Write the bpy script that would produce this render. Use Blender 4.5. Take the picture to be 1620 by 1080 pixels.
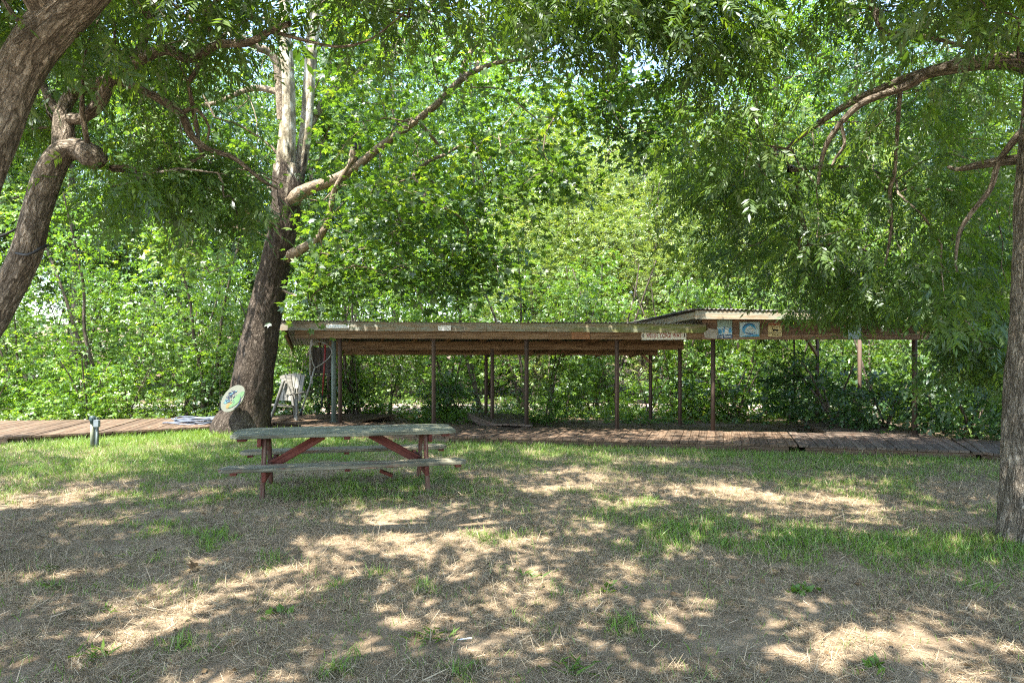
import bpy, math
import numpy as np
from mathutils import Matrix, Vector

# ------------------------------------------------------------------ clear / camera / light
for o in list(bpy.data.objects):
    bpy.data.objects.remove(o)
SC = bpy.context.scene
COL = SC.collection
EYE = 1.55
F = 1080.0          # focal length in photograph pixels (1620 wide)
HZ = 565.0          # horizon row in the photograph
cam_d = bpy.data.cameras.new('camera'); cam_d.sensor_width = 36.0
cam_d.lens = 36.0 * F / 1620.0
cam_d.shift_y = (HZ - 540.0) / 1620.0
cam_d.clip_start = 0.05; cam_d.clip_end = 3000
cam = bpy.data.objects.new('camera', cam_d); COL.objects.link(cam)
cam.location = (0, 0, EYE); cam.rotation_euler = (math.pi / 2, 0, 0)
SC.camera = cam

SUN_EL = math.radians(65)
SUN_AZ = math.radians(216)      # compass-like, clockwise from +Y: behind the camera and to the left
W = bpy.data.worlds.new('World'); SC.world = W; W.use_nodes = True
wn = W.node_tree.nodes; wl = W.node_tree.links
sky = wn.new('ShaderNodeTexSky'); sky.sky_type = 'NISHITA'; sky.sun_disc = False
sky.sun_elevation = SUN_EL; sky.sun_rotation = SUN_AZ; sky.air_density = 1.0; sky.dust_density = 1.2; sky.ozone_density = 0.7
bg = wn['Background']; bg.inputs['Strength'].default_value = 0.15
wl.new(sky.outputs[0], bg.inputs['Color'])
sd = bpy.data.lights.new('sun', 'SUN'); sd.energy = 3.7; sd.angle = math.radians(0.53); sd.color = (1.0, 0.945, 0.85)
sun = bpy.data.objects.new('sun', sd); COL.objects.link(sun)
S = Vector((math.sin(SUN_AZ) * math.cos(SUN_EL), math.cos(SUN_AZ) * math.cos(SUN_EL), math.sin(SUN_EL)))
sun.rotation_euler = S.to_track_quat('Z', 'Y').to_euler(); sun.location = S * 40
SC.view_settings.view_transform = 'Standard'; SC.view_settings.look = 'None'
SC.view_settings.gamma = 1; SC.view_settings.exposure = 2.6
SC.cycles.max_bounces = 8; SC.cycles.diffuse_bounces = 4; SC.cycles.transmission_bounces = 5
SC.cycles.glossy_bounces = 2; SC.cycles.transparent_max_bounces = 4
SC.cycles.use_adaptive_sampling = False
SC.cycles.use_denoising = False
SC.cycles.pixel_filter_type = 'BLACKMAN_HARRIS'; SC.cycles.filter_width = 1.15
SC.cycles.caustics_reflective = False; SC.cycles.caustics_refractive = False
SC.cycles.sample_clamp_indirect = 6

rng = np.random.default_rng(7)

# ------------------------------------------------------------------ helpers
def P(px, py, Y):
    return np.array([(px - 810.0) / F * Y, Y, EYE + (HZ - py) / F * Y])

def link(o, parent=None):
    COL.objects.link(o)
    if parent is not None: o.parent = parent
    return o

def tag(o, label, cat, group=None, kind=None):
    if label: o['label'] = label
    if cat: o['category'] = cat
    if group: o['group'] = group
    if kind: o['kind'] = kind
    return o

def empty(name, loc, label, cat, group=None, rz=0.0):
    o = bpy.data.objects.new(name, None); o.empty_display_size = 0.2
    o.location = loc; o.rotation_euler = (0, 0, rz)
    link(o); return tag(o, label, cat, group)

def np_mesh(name, V, faces, mat, rnd=None, uv=None, smooth=False, vattr=None):
    """faces: (n,k) int array"""
    me = bpy.data.meshes.new(name)
    V = np.asarray(V, dtype=np.float32); faces = np.asarray(faces, dtype=np.int32)
    n, k = faces.shape
    me.vertices.add(len(V)); me.vertices.foreach_set('co', V.ravel())
    me.loops.add(n * k); me.loops.foreach_set('vertex_index', faces.ravel())
    me.polygons.add(n)
    me.polygons.foreach_set('loop_start', np.arange(0, n * k, k, dtype=np.int32))
    me.polygons.foreach_set('loop_total', np.full(n, k, dtype=np.int32))
    if smooth: me.polygons.foreach_set('use_smooth', np.ones(n, dtype=bool))
    me.update(calc_edges=True)
    if rnd is not None:
        a = me.attributes.new('rnd', 'FLOAT', 'FACE'); a.data.foreach_set('value', np.asarray(rnd, dtype=np.float32))
    if uv is not None:
        l = me.uv_layers.new(name='UVMap'); l.data.foreach_set('uv', np.asarray(uv, dtype=np.float32).ravel())
    if vattr is not None:
        for kx, arr in vattr.items():
            a = me.attributes.new(kx, 'FLOAT', 'POINT'); a.data.foreach_set('value', np.asarray(arr, dtype=np.float32))
    me.materials.append(mat)
    return me

class MB:
    """collects prisms, boxes and tubes with UVs along their length"""
    def __init__(s): s.v = []; s.f = []; s.uv = []; s.r = []; s.sm = []; s.n = 0
    def prism(s, poly, z0, z1, M=None, rnd=None, taper=1.0):
        M = np.eye(4) if M is None else M
        rnd = rng.random() if rnd is None else rnd
        n = len(poly); off = rng.random() * 20
        pts = [(x, y, z0) for x, y in poly] + [(x * taper, y * taper, z1) for x, y in poly]
        A = np.array(pts); Wd = A @ M[:3, :3].T + M[:3, 3]
        b = s.n; s.v.append(Wd); s.n += 2 * n
        fs = [list(range(n))[::-1], list(range(n, 2 * n))] + [[i, (i + 1) % n, (i + 1) % n + n, i + n] for i in range(n)]
        for k, f in enumerate(fs):
            s.f.append([b + i for i in f]); s.r.append(rnd); s.sm.append(False)
            for i in f:
                x, y, z = pts[i]
                s.uv.append((x + off, (y if k < 2 else y + z) + off * 3.3))
    def beam(s, p0, p1, w, h, up=(0, 0, 1), rnd=None, poly=None):
        M, L = frame(p0, p1, up)
        s.prism(poly if poly else [(0, -w / 2), (L, -w / 2), (L, w / 2), (0, w / 2)], -h / 2, h / 2, M, rnd)
    def tube(s, pts, rad, sides=10, rnd=None, cap=True, closed=False, amp=0.0):
        V, Q = tube_np(pts, rad, sides, closed)
        rnd = rng.random() if rnd is None else rnd
        b = s.n; s.v.append(V); s.n += len(V)
        for q in Q:
            s.f.append([int(b + i) for i in q]); s.r.append(rnd); s.sm.append(True)
            for i in q: s.uv.append((i // sides * 0.1, (i % sides) / sides * 0.3))
        if cap and not closed:
            m = len(V) // sides
            for f in (list(range(sides))[::-1], [(m - 1) * sides + i for i in range(sides)]):
                s.f.append([b + i for i in f]); s.r.append(rnd); s.sm.append(False)
                for i in f: s.uv.append((V[i][0], V[i][2]))
    def build(s, name, mat, parent=None, loc=None, bevel=0):
        me = bpy.data.meshes.new(name)
        V = np.concatenate(s.v)
        if loc is not None: V = V - np.asarray(loc)
        me.from_pydata(V.tolist(), [], s.f); me.update()
        a = me.attributes.new('rnd', 'FLOAT', 'FACE'); a.data.foreach_set('value', np.asarray(s.r, dtype=np.float32))
        l = me.uv_layers.new(name='UVMap'); l.data.foreach_set('uv', np.asarray(s.uv, dtype=np.float32).ravel())
        me.polygons.foreach_set('use_smooth', np.array(s.sm, dtype=bool))
        me.materials.append(mat)
        o = bpy.data.objects.new(name, me); link(o, parent)
        if bevel:
            m = o.modifiers.new('bevel', 'BEVEL'); m.width = bevel; m.segments = 2; m.limit_method = 'ANGLE'
        return o

def frame(p0, p1, up=(0, 0, 1)):
    p0 = np.asarray(p0, float); p1 = np.asarray(p1, float)
    x = p1 - p0; L = np.linalg.norm(x); x = x / L
    y = np.cross(up, x)
    if np.linalg.norm(y) < 1e-3: y = np.cross((0, 1, 0), x)
    y /= np.linalg.norm(y); z = np.cross(x, y)
    M = np.eye(4); M[:3, 0] = x; M[:3, 1] = y; M[:3, 2] = z; M[:3, 3] = p0
    return M, L

def tube_np(pts, rad, sides=8, closed=False):
    pts = np.asarray(pts, float); rad = np.broadcast_to(np.asarray(rad, float), (len(pts),))
    n = len(pts)
    t = np.gradient(pts, axis=0)
    if closed: t = np.roll(pts, -1, 0) - np.roll(pts, 1, 0)
    t /= np.linalg.norm(t, axis=1)[:, None] + 1e-9
    ref = np.array([0, 0, 1.0]) if abs(t[0][2]) < 0.9 else np.array([1.0, 0, 0])
    u = np.cross(t[0], ref); u /= np.linalg.norm(u)
    U = [u]
    for i in range(1, n):
        u = U[-1] - t[i] * np.dot(U[-1], t[i]); u /= np.linalg.norm(u) + 1e-9; U.append(u)
    U = np.array(U); Wv = np.cross(t, U)
    a = np.arange(sides) / sides * 2 * np.pi
    V = pts[:, None] + rad[:, None, None] * (np.cos(a)[None, :, None] * U[:, None] + np.sin(a)[None, :, None] * Wv[:, None])
    V = V.reshape(-1, 3)
    i = np.arange(n - (0 if closed else 1))[:, None] * sides; j = np.arange(sides)[None, :]; j2 = (j + 1) % sides
    i2 = (i + sides) % (n * sides)
    Q = np.stack([i + j, i + j2, i2 + j2, i2 + j], -1).reshape(-1, 4)
    return V, Q

def catmull(pts, step=0.08):
    """pts: (n,4) xyz + radius, resampled smoothly"""
    p = np.asarray(pts, float)
    q = np.vstack([2 * p[0] - p[1], p, 2 * p[-1] - p[-2]]); out = []
    for i in range(1, len(q) - 2):
        d = np.linalg.norm(q[i + 1][:3] - q[i][:3]); m = max(2, int(d / step))
        t = (np.arange(m) / m)[:, None]
        out.append(0.5 * (2 * q[i] + (q[i + 1] - q[i - 1]) * t + (2 * q[i - 1] - 5 * q[i] + 4 * q[i + 1] - q[i + 2]) * t ** 2
                          + (3 * q[i] - q[i - 1] - 3 * q[i + 1] + q[i + 2]) * t ** 3))
    out.append(p[-1:]); return np.vstack(out)

_tab = np.random.default_rng(3).random((256, 256))
def vn(x, y, sc=1.0, seed=0):
    x = np.asarray(x) * sc + seed * 17.3; y = np.asarray(y) * sc + seed * 9.1
    xi = np.floor(x).astype(int); yi = np.floor(y).astype(int); fx = x - xi; fy = y - yi
    fx = fx * fx * (3 - 2 * fx); fy = fy * fy * (3 - 2 * fy)
    g = lambda a, b: _tab[a & 255, b & 255]
    return (g(xi, yi) * (1 - fx) + g(xi + 1, yi) * fx) * (1 - fy) + (g(xi, yi + 1) * (1 - fx) + g(xi + 1, yi + 1) * fx) * fy
def fbm(x, y, sc=1.0, seed=0, o=4):
    s = 0; a = 0.5
    for k in range(o): s = s + a * vn(x, y, sc * 2 ** k, seed + k); a *= 0.5
    return s / (1 - 0.5 ** o)
def sm(a, b, x):
    t = np.clip((x - a) / (b - a), 0, 1); return t * t * (3 - 2 * t)

# ------------------------------------------------------------------ materials
def newmat(name):
    m = bpy.data.materials.new(name); m.use_nodes = True
    nt = m.node_tree; nt.nodes.clear()
    out = nt.nodes.new('ShaderNodeOutputMaterial')
    return m, nt, nt.nodes, nt.links, out
def ramp(nt, fac, stops):
    r = nt.nodes.new('ShaderNodeValToRGB'); e = r.color_ramp.elements
    while len(e) > 1: e.remove(e[-1])
    e[0].position = stops[0][0]; e[0].color = (*stops[0][1], 1)
    for p, c in stops[1:]:
        x = e.new(p); x.color = (*c, 1)
    nt.links.new(fac, r.inputs[0]); return r.outputs[0]
def mixc(nt, fac, a, b, mode='MIX'):
    m = nt.nodes.new('ShaderNodeMix'); m.data_type = 'RGBA'; m.blend_type = mode
    for s, v in ((0, fac), (6, a), (7, b)):
        if isinstance(v, (int, float)): m.inputs[s].default_value = v
        elif isinstance(v, tuple): m.inputs[s].default_value = (*v, 1)
        else: nt.links.new(v, m.inputs[s])
    return m.outputs[2]
def noise(nt, vec, scale, detail=5, rough=0.6, dist=0.0):
    n = nt.nodes.new('ShaderNodeTexNoise'); n.inputs['Scale'].default_value = scale; n.inputs['Detail'].default_value = detail
    n.inputs['Roughness'].default_value = rough; n.inputs['Distortion'].default_value = dist
    if vec is not None: nt.links.new(vec, n.inputs['Vector'])
    return n.outputs['Fac']
def mapping(nt, src, scale):
    m = nt.nodes.new('ShaderNodeMapping'); m.inputs['Scale'].default_value = scale
    nt.links.new(src, m.inputs['Vector']); return m.outputs[0]
def attr(nt, name):
    a = nt.nodes.new('ShaderNodeAttribute'); a.attribute_name = name; return a
def math_(nt, op, a, b=None, clamp=False):
    m = nt.nodes.new('ShaderNodeMath'); m.operation = op; m.use_clamp = clamp
    for i, v in enumerate((a, b)):
        if v is None: continue
        if isinstance(v, (int, float)): m.inputs[i].default_value = v
        else: nt.links.new(v, m.inputs[i])
    return m.outputs[0]
def princ(nt, out, col, rough=0.8, bump=None, strength=0.5, dist=0.01, metal=0.0, spec=0.3):
    p = nt.nodes.new('ShaderNodeBsdfPrincipled')
    if isinstance(col, tuple): p.inputs['Base Color'].default_value = (*col, 1)
    else: nt.links.new(col, p.inputs['Base Color'])
    if isinstance(rough, (int, float)): p.inputs['Roughness'].default_value = rough
    else: nt.links.new(rough, p.inputs['Roughness'])
    p.inputs['Metallic'].default_value = metal; p.inputs['Specular IOR Level'].default_value = spec
    if bump is not None:
        b = nt.nodes.new('ShaderNodeBump'); b.inputs['Strength'].default_value = strength; b.inputs['Distance'].default_value = dist
        nt.links.new(bump, b.inputs['Height']); nt.links.new(b.outputs[0], p.inputs['Normal'])
    nt.links.new(p.outputs[0], out.inputs[0]); return p

def leaf_mat(name, stops, trans=1.9, tmix=0.42, gloss=0.05, k=1.3, tint=1.1):
    m, nt, N, L, out = newmat(name)
    stops = [(p, (c[0] * k * tint, c[1] * k * 1, c[2] * k)) for p, c in stops]
    c = ramp(nt, attr(nt, 'rnd').outputs['Fac'], stops)
    d = N.new('ShaderNodeBsdfDiffuse'); L.new(c, d.inputs[0])
    t = N.new('ShaderNodeBsdfTranslucent')
    tc = mixc(nt, 1.0, c, (trans * 1.16, trans * 1.12, trans * 0.45) if tint > 1 else (1.0, .95, .8), 'MULTIPLY'); L.new(tc, t.inputs[0])
    mx = N.new('ShaderNodeMixShader'); mx.inputs[0].default_value = tmix
    L.new(d.outputs[0], mx.inputs[1]); L.new(t.outputs[0], mx.inputs[2])
    g = N.new('ShaderNodeBsdfGlossy'); g.inputs['Roughness'].default_value = 0.45; g.inputs[0].default_value = (0.8, 0.85, 0.9, 1)
    m2 = N.new('ShaderNodeMixShader'); m2.inputs[0].default_value = gloss
    L.new(mx.outputs[0], m2.inputs[1]); L.new(g.outputs[0], m2.inputs[2]); L.new(m2.outputs[0], out.inputs[0])
    return m

LM_SYC = leaf_mat('sycamore_leaf', [(0, (0.022, 0.055, 0.010)), (0.45, (0.055, 0.115, 0.017)), (0.8, (0.115, 0.19, 0.024)), (1, (0.20, 0.25, 0.04))], 1.9, 0.46, 0.05, 1.12, 1.05)
LM_PEC = leaf_mat('pecan_leaf', [(0, (0.022, 0.060, 0.011)), (0.5, (0.040, 0.10, 0.015)), (1, (0.085, 0.165, 0.024))], 2.0, 0.40, 0.045, 1.15, 1.3)
LM_WOOD = leaf_mat('woodland_leaf', [(0, (0.035, 0.085, 0.014)), (0.5, (0.075, 0.15, 0.022)), (1, (0.14, 0.22, 0.035))], 1.8, 0.40, 0.05, 1.05, 1.06)
LM_PALE = leaf_mat('pale_leaf', [(0, (0.075, 0.135, 0.035)), (0.5, (0.15, 0.225, 0.06)), (1, (0.25, 0.31, 0.11))], 1.6, 0.40)
LM_YEL = leaf_mat('bright_leaf', [(0, (0.05, 0.12, 0.014)), (0.5, (0.10, 0.20, 0.022)), (1, (0.19, 0.29, 0.035))], 1.9, 0.42, 0.05, 1.15, 1.05)
LM_BROAD = leaf_mat('broad_leaf', [(0, (0.022, 0.062, 0.016)), (0.6, (0.045, 0.11, 0.024)), (1, (0.085, 0.17, 0.035))], 1.7, 0.35, 0.06, 1.0)
LM_GRASS = leaf_mat('grass_blade', [(0, (0.055, 0.11, 0.02)), (0.6, (0.10, 0.19, 0.03)), (1, (0.19, 0.26, 0.05))], 1.5, 0.35, 0.03)
LM_DRY = leaf_mat('dry_blade', [(0, (0.12, 0.088, 0.055)), (0.5, (0.30, 0.233, 0.150)), (1, (0.52, 0.425, 0.29))], 1.0, 0.12, 0.02, 1.15, 1.0)
LM_DEAD = leaf_mat('dead_leaf', [(0, (0.05, 0.035, 0.02)), (0.6, (0.13, 0.085, 0.045)), (1, (0.24, 0.17, 0.09))], 1.0, 0.15, 0.02, 1.3, 1.0)

def bark_mat(name, dark, mid, light, zs=0.25, scale=9.0, strength=0.9, dist=0.03, patchy=None):
    """bk: coordinates that follow each stem (round it in x and y, along it in z)"""
    m, nt, N, L, out = newmat(name)
    tc = N.new('ShaderNodeTexCoord').outputs['Object']; bk = attr(nt, 'bk').outputs['Vector']
    wn_ = N.new('ShaderNodeTexNoise'); wn_.inputs['Scale'].default_value = 5.0; wn_.inputs['Detail'].default_value = 5; wn_.inputs['Roughness'].default_value = .7
    L.new(mapping(nt, bk, (1, 1, .5)), wn_.inputs['Vector'])
    wv = N.new('ShaderNodeVectorMath'); wv.operation = 'MULTIPLY_ADD'; wv.inputs[1].default_value = (.09, .09, .25)
    L.new(wn_.outputs['Color'], wv.inputs[0]); L.new(bk, wv.inputs[2])
    v = mapping(nt, wv.outputs[0], (1, 1, zs))
    def ridged(sc, det):
        n = noise(nt, v, sc, det, 0.6)
        return math_(nt, 'SUBTRACT', 1.0, math_(nt, 'MULTIPLY', math_(nt, 'ABSOLUTE', math_(nt, 'SUBTRACT', n, 0.5)), 7.0), True)
    r1 = ridged(scale * .9, 3); r2 = ridged(scale * 2.1, 4)
    fine = noise(nt, mapping(nt, bk, (1, 1, .6)), scale * 6, 6, .75)
    crack = math_(nt, 'MAXIMUM', r1, math_(nt, 'MULTIPLY', r2, .75))
    h = math_(nt, 'ADD', math_(nt, 'MULTIPLY', math_(nt, 'SUBTRACT', 1.0, crack), .62), math_(nt, 'MULTIPLY', fine, .38))
    c = ramp(nt, h, [(0.18, dark), (0.45, mid), (0.74, light)])
    big = noise(nt, tc, 1.3, 4, 0.6)
    c = mixc(nt, 0.6, c, ramp(nt, big, [(0.3, (0.6, 0.55, 0.5)), (0.7, (1.25, 1.22, 1.2))]), 'MULTIPLY')
    if patchy:
        lo, hi, z0, z1 = patchy       # pale smooth upper bark that flakes lower down
        sx = N.new('ShaderNodeSeparateXYZ'); L.new(tc, sx.inputs[0])
        zf = N.new('ShaderNodeMapRange'); zf.inputs[1].default_value = z0; zf.inputs[2].default_value = z1
        L.new(sx.outputs[2], zf.inputs[0])
        pn = noise(nt, mapping(nt, bk, (1, 1, 0.45)), 3.2, 7, 0.7, 0.8)
        k = math_(nt, 'ADD', math_(nt, 'MULTIPLY', zf.outputs[0], 1.1), math_(nt, 'SUBTRACT', pn, 0.75))
        k = math_(nt, 'MULTIPLY', k, 7.0, True)
        pc = ramp(nt, noise(nt, mapping(nt, bk, (1, 1, 0.5)), 7, 6, 0.65), [(0.40, (0.15, 0.125, 0.085)), (0.5, lo), (0.62, hi)])
        c = mixc(nt, k, c, pc)
        h = math_(nt, 'MULTIPLY', h, math_(nt, 'SUBTRACT', 1.15, k))
    princ(nt, out, c, 0.92, h, strength, dist, spec=0.15)
    return m
BK_SYC = bark_mat('sycamore_bark', (0.030, 0.023, 0.018), (0.095, 0.077, 0.060), (0.20, 0.17, 0.14), 0.34, 13, 1.0, 0.05, patchy=((0.30, 0.26, 0.18), (0.58, 0.54, 0.44), 4.0, 9.0))
BK_LIMB = bark_mat('limb_bark', (0.10, 0.08, 0.06), (0.26, 0.21, 0.15), (0.45, 0.38, 0.29), 0.6, 12, 0.8, 0.02)
BK_WHITE = bark_mat('white_bark', (0.20, 0.18, 0.14), (0.48, 0.45, 0.38), (0.70, 0.68, 0.62), 0.4, 4, 0.3, 0.01)
BK_PEC = bark_mat('pecan_bark', (0.065, 0.054, 0.041), (0.26, 0.22, 0.172), (0.52, 0.455, 0.37), 0.24, 17, 1.0, 0.045)
BK_GEN = bark_mat('grey_bark', (0.05, 0.04, 0.03), (0.12, 0.10, 0.08), (0.24, 0.21, 0.17), 0.3, 14, 0.8, 0.02)

def wood_mat(name, dark, mid, light, stain=None, stain_amt=0.5, su=1.6, sv=34.0, rough=0.82, moss=None):
    m, nt, N, L, out = newmat(name)
    uv = N.new('ShaderNodeUVMap').outputs[0]; r = attr(nt, 'rnd').outputs['Fac']
    g = noise(nt, mapping(nt, uv, (su, sv, 1)), 1.0, 7, 0.62, 0.7)
    g2 = noise(nt, mapping(nt, uv, (su * 3, sv * 4, 1)), 1.0, 3, 0.6)
    h = math_(nt, 'ADD', math_(nt, 'MULTIPLY', g, 0.75), math_(nt, 'MULTIPLY', g2, 0.25))
    c = ramp(nt, h, [(0.37, dark), (0.49, mid), (0.62, light)])
    if stain:
        s = noise(nt, mapping(nt, uv, (1.2, 6, 1)), 2.2, 6, 0.7)
        s = math_(nt, 'MULTIPLY', math_(nt, 'SUBTRACT', s, 0.62 - stain_amt * 0.25), 8, True)
        c = mixc(nt, s, c, stain)
    if moss:
        mcol, x0, x1 = moss
        sp = N.new('ShaderNodeSeparateXYZ'); L.new(N.new('ShaderNodeTexCoord').outputs['Object'], sp.inputs[0])
        mr = N.new('ShaderNodeMapRange'); mr.inputs[1].default_value = x0; mr.inputs[2].default_value = x1; L.new(sp.outputs[0], mr.inputs[0])
        mn = noise(nt, mapping(nt, uv, (2, 8, 1)), 1.6, 6, 0.7)
        c = mixc(nt, math_(nt, 'MULTIPLY', math_(nt, 'MULTIPLY', mr.outputs[0], math_(nt, 'SUBTRACT', mn, 0.32)), 4.5, True), c, mcol)
    vo = N.new('ShaderNodeTexVoronoi'); vo.inputs['Scale'].default_value = 1.0; L.new(mapping(nt, uv, (1.1, 4.0, 1)), vo.inputs['Vector'])
    kn = math_(nt, 'LESS_THAN', vo.outputs['Distance'], 0.07)
    c = mixc(nt, math_(nt, 'MULTIPLY', kn, 0.65), c, dark)
    var = ramp(nt, r, [(0, (0.72, 0.72, 0.72)), (1, (1.22, 1.2, 1.16))])
    c = mixc(nt, 1.0, c, var, 'MULTIPLY')
    princ(nt, out, c, rough, h, 0.7, 0.006, spec=0.2)
    return m
WD_DECK = wood_mat('stained_deck_wood', (0.046, 0.029, 0.018), (0.10, 0.066, 0.043), (0.165, 0.118, 0.082), (0.13, 0.105, 0.08), 0.4)
WD_DECKG = wood_mat('greyed_deck_wood', (0.052, 0.040, 0.031), (0.105, 0.080, 0.062), (0.17, 0.138, 0.112), (0.11, 0.065, 0.045), 0.4)
WD_FAS = wood_mat('weathered_fascia_wood', (0.13, 0.095, 0.06), (0.27, 0.215, 0.15), (0.38, 0.32, 0.24), (0.24, 0.25, 0.21), 0.7, moss=((0.14, 0.16, 0.05), 0.0, 3.4))
WD_BEAM = wood_mat('brown_beam_wood', (0.075, 0.045, 0.026), (0.18, 0.115, 0.065), (0.28, 0.19, 0.115))
WD_SIDE = wood_mat('cedar_siding_wood', (0.10, 0.058, 0.036), (0.21, 0.13, 0.085), (0.31, 0.215, 0.15), (0.17, 0.12, 0.09), 0.5)
WD_POST = wood_mat('red_brown_post', (0.038, 0.026, 0.019), (0.080, 0.055, 0.042), (0.13, 0.092, 0.072))
WD_GRN = wood_mat('faded_green_post', (0.06, 0.08, 0.07), (0.11, 0.14, 0.125), (0.17, 0.20, 0.18))
WD_TOP = wood_mat('grey_green_tabletop_wood', (0.06, 0.062, 0.042), (0.18, 0.185, 0.13), (0.34, 0.34, 0.25), (0.13, 0.115, 0.085), 0.42, sv=42)
WD_BENCH = wood_mat('mossy_bench_wood', (0.055, 0.050, 0.034), (0.17, 0.16, 0.11), (0.33, 0.31, 0.23), (0.19, 0.07, 0.055), 0.35, sv=42)
WD_RED = wood_mat('faded_red_paint_wood', (0.060, 0.017, 0.012), (0.110, 0.030, 0.021), (0.155, 0.055, 0.040), (0.24, 0.21, 0.16), 0.12)
WD_LEG = wood_mat('worn_leg_wood', (0.07, 0.024, 0.018), (0.13, 0.055, 0.040), (0.22, 0.15, 0.11), (0.20, 0.18, 0.125), 0.3)
WD_WHITE = wood_mat('weathered_white_wood', (0.085, 0.084, 0.074), (0.20, 0.195, 0.175), (0.33, 0.32, 0.285), (0.15, 0.14, 0.12), 0.4)
WD_DARK = wood_mat('dark_box_wood', (0.03, 0.026, 0.026), (0.075, 0.066, 0.062), (0.13, 0.115, 0.105))

def plain(name, col, rough=0.6, metal=0.0, var=0.25, scale=14, spec=0.3):
    m, nt, N, L, out = newmat(name)
    n = noise(nt, N.new('ShaderNodeTexCoord').outputs['Object'], scale, 6, 0.65)
    c = mixc(nt, 1.0, (*col,), ramp(nt, n, [(0.3, (1 - var,) * 3), (0.7, (1 + var,) * 3)]), 'MULTIPLY')
    princ(nt, out, c, rough, n, 0.15, 0.004, metal, spec); return m
MT_ROOF = plain('dull_roof_metal', (0.17, 0.16, 0.15), 0.6, 0.5, 0.4, 3)
MT_GREY = plain('grey_conduit', (0.17, 0.20, 0.21), 0.5, 0.2)
MT_DKGREEN = plain('dark_green_metal', (0.035, 0.06, 0.06), 0.5)
MT_OLIVE = plain('pale_olive_post', (0.20, 0.21, 0.15), 0.75)
MT_CREAM = plain('cream_paint', (0.62, 0.60, 0.50), 0.6, 0, 0.15, 30)
MT_CARDY = plain('yellow_card', (0.62, 0.52, 0.27), 0.5, 0, 0.1, 30)
MT_REDINK = plain('dark_red_letter_paint', (0.22, 0.03, 0.025), 0.5)
MT_ORANGE = plain('orange_letter_paint', (0.50, 0.15, 0.04), 0.5)
MT_BLACK = plain('black_paint', (0.015, 0.014, 0.014), 0.5)
MT_WHITE = plain('white_paint', (0.72, 0.73, 0.72), 0.5, 0, 0.1)
MT_SKYB = plain('pale_blue_print', (0.42, 0.55, 0.60), 0.45, 0, 0.12, 20)
MT_BLUE = plain('bright_blue_print', (0.06, 0.30, 0.55), 0.45, 0, 0.2, 20)
MT_NAVY = plain('deep_blue_print', (0.02, 0.08, 0.20), 0.45)
MT_TEAL = plain('grey_green_print', (0.24, 0.34, 0.29), 0.5)
MT_PALE = plain('pale_grey_board', (0.33, 0.31, 0.27), 0.8, 0, 0.3, 20)
MT_BROWN = plain('brown_plaque', (0.24, 0.11, 0.045), 0.6)
MT_HOSE = plain('blue_grey_hose', (0.12, 0.14, 0.175), 0.45, 0, 0.3, 6)
MT_HOSE2 = plain('pale_grey_hose', (0.22, 0.22, 0.20), 0.5, 0, 0.3, 6)
MT_REDM = plain('dark_red_metal', (0.20, 0.03, 0.03), 0.5)
MT_RUBBER = plain('black_rubber', (0.02, 0.02, 0.02), 0.6)
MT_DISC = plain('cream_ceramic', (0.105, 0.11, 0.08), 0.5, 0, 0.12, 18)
MT_LGREEN = plain('leaf_green_glaze', (0.067, 0.126, 0.050), 0.4)
MT_GOLD = plain('ochre_glaze', (0.160, 0.113, 0.029), 0.4)
MT_AQUA = plain('aqua_glaze', (0.067, 0.160, 0.168), 0.4)
MT_INK = plain('slate_ink_glaze', (0.02, 0.023, 0.045), 0.4)

def ground_mat():
    m, nt, N, L, out = newmat('lawn_soil')
    tc = N.new('ShaderNodeTexCoord').outputs['Object']
    fine = noise(nt, mapping(nt, tc, (1.0, 1.0, 1)), 70, 8, 0.8, 0.4)
    streak = noise(nt, mapping(nt, tc, (1, 1.6, 1)), 160, 5, 0.8, 1.5)
    med = noise(nt, tc, 5, 6, 0.7, 0.4)
    big = noise(nt, tc, 0.9, 5, 0.6, 0.3)
    f = math_(nt, 'ADD', math_(nt, 'MULTIPLY', fine, 0.5), math_(nt, 'MULTIPLY', streak, 0.5))
    f = math_(nt, 'ADD', math_(nt, 'MULTIPLY', f, 0.72), math_(nt, 'MULTIPLY', med, 0.28))
    c = ramp(nt, f, [(0.36, (0.10, 0.070, 0.043)), (0.47, (0.235, 0.175, 0.117)), (0.56, (0.385, 0.30, 0.21)), (0.68, (0.55, 0.45, 0.335))])
    c = mixc(nt, 0.8, c, ramp(nt, big, [(0.35, (0.72, 0.70, 0.68)), (0.65, (1.22, 1.2, 1.18))]), 'MULTIPLY')
    g = attr(nt, 'green').outputs['Fac']
    gc = ramp(nt, f, [(0.36, (0.04, 0.055, 0.022)), (0.55, (0.095, 0.125, 0.042)), (0.68, (0.19, 0.20, 0.09))])
    c = mixc(nt, math_(nt, 'MULTIPLY', g, 0.85), c, gc)
    w = attr(nt, 'litter').outputs['Fac']
    lc = ramp(nt, f, [(0.36, (0.06, 0.045, 0.03)), (0.52, (0.19, 0.14, 0.10)), (0.66, (0.42, 0.34, 0.26))])
    c = mixc(nt, w, c, lc)
    b = math_(nt, 'ADD', f, math_(nt, 'MULTIPLY', med, 0.6))
    princ(nt, out, c, 0.97, b, 1.0, 0.02, spec=0.1); return m
GM = ground_mat()
m_, nt_, N_, L_, out_ = newmat('pale_gravel')
tc_ = N_.new('ShaderNodeTexCoord').outputs['Object']
vv_ = N_.new('ShaderNodeTexVoronoi'); vv_.inputs['Scale'].default_value = 9; L_.new(tc_, vv_.inputs[0])
gc_ = mixc(nt_, 0.5, ramp(nt_, noise(nt_, tc_, 2.5, 8, 0.75), [(0.35, (0.15, 0.115, 0.09)), (0.6, (0.38, 0.32, 0.28))]), vv_.outputs['Color'], 'SOFT_LIGHT')
princ(nt_, out_, gc_, 0.95, vv_.outputs['Distance'], 0.8, 0.05)
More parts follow.
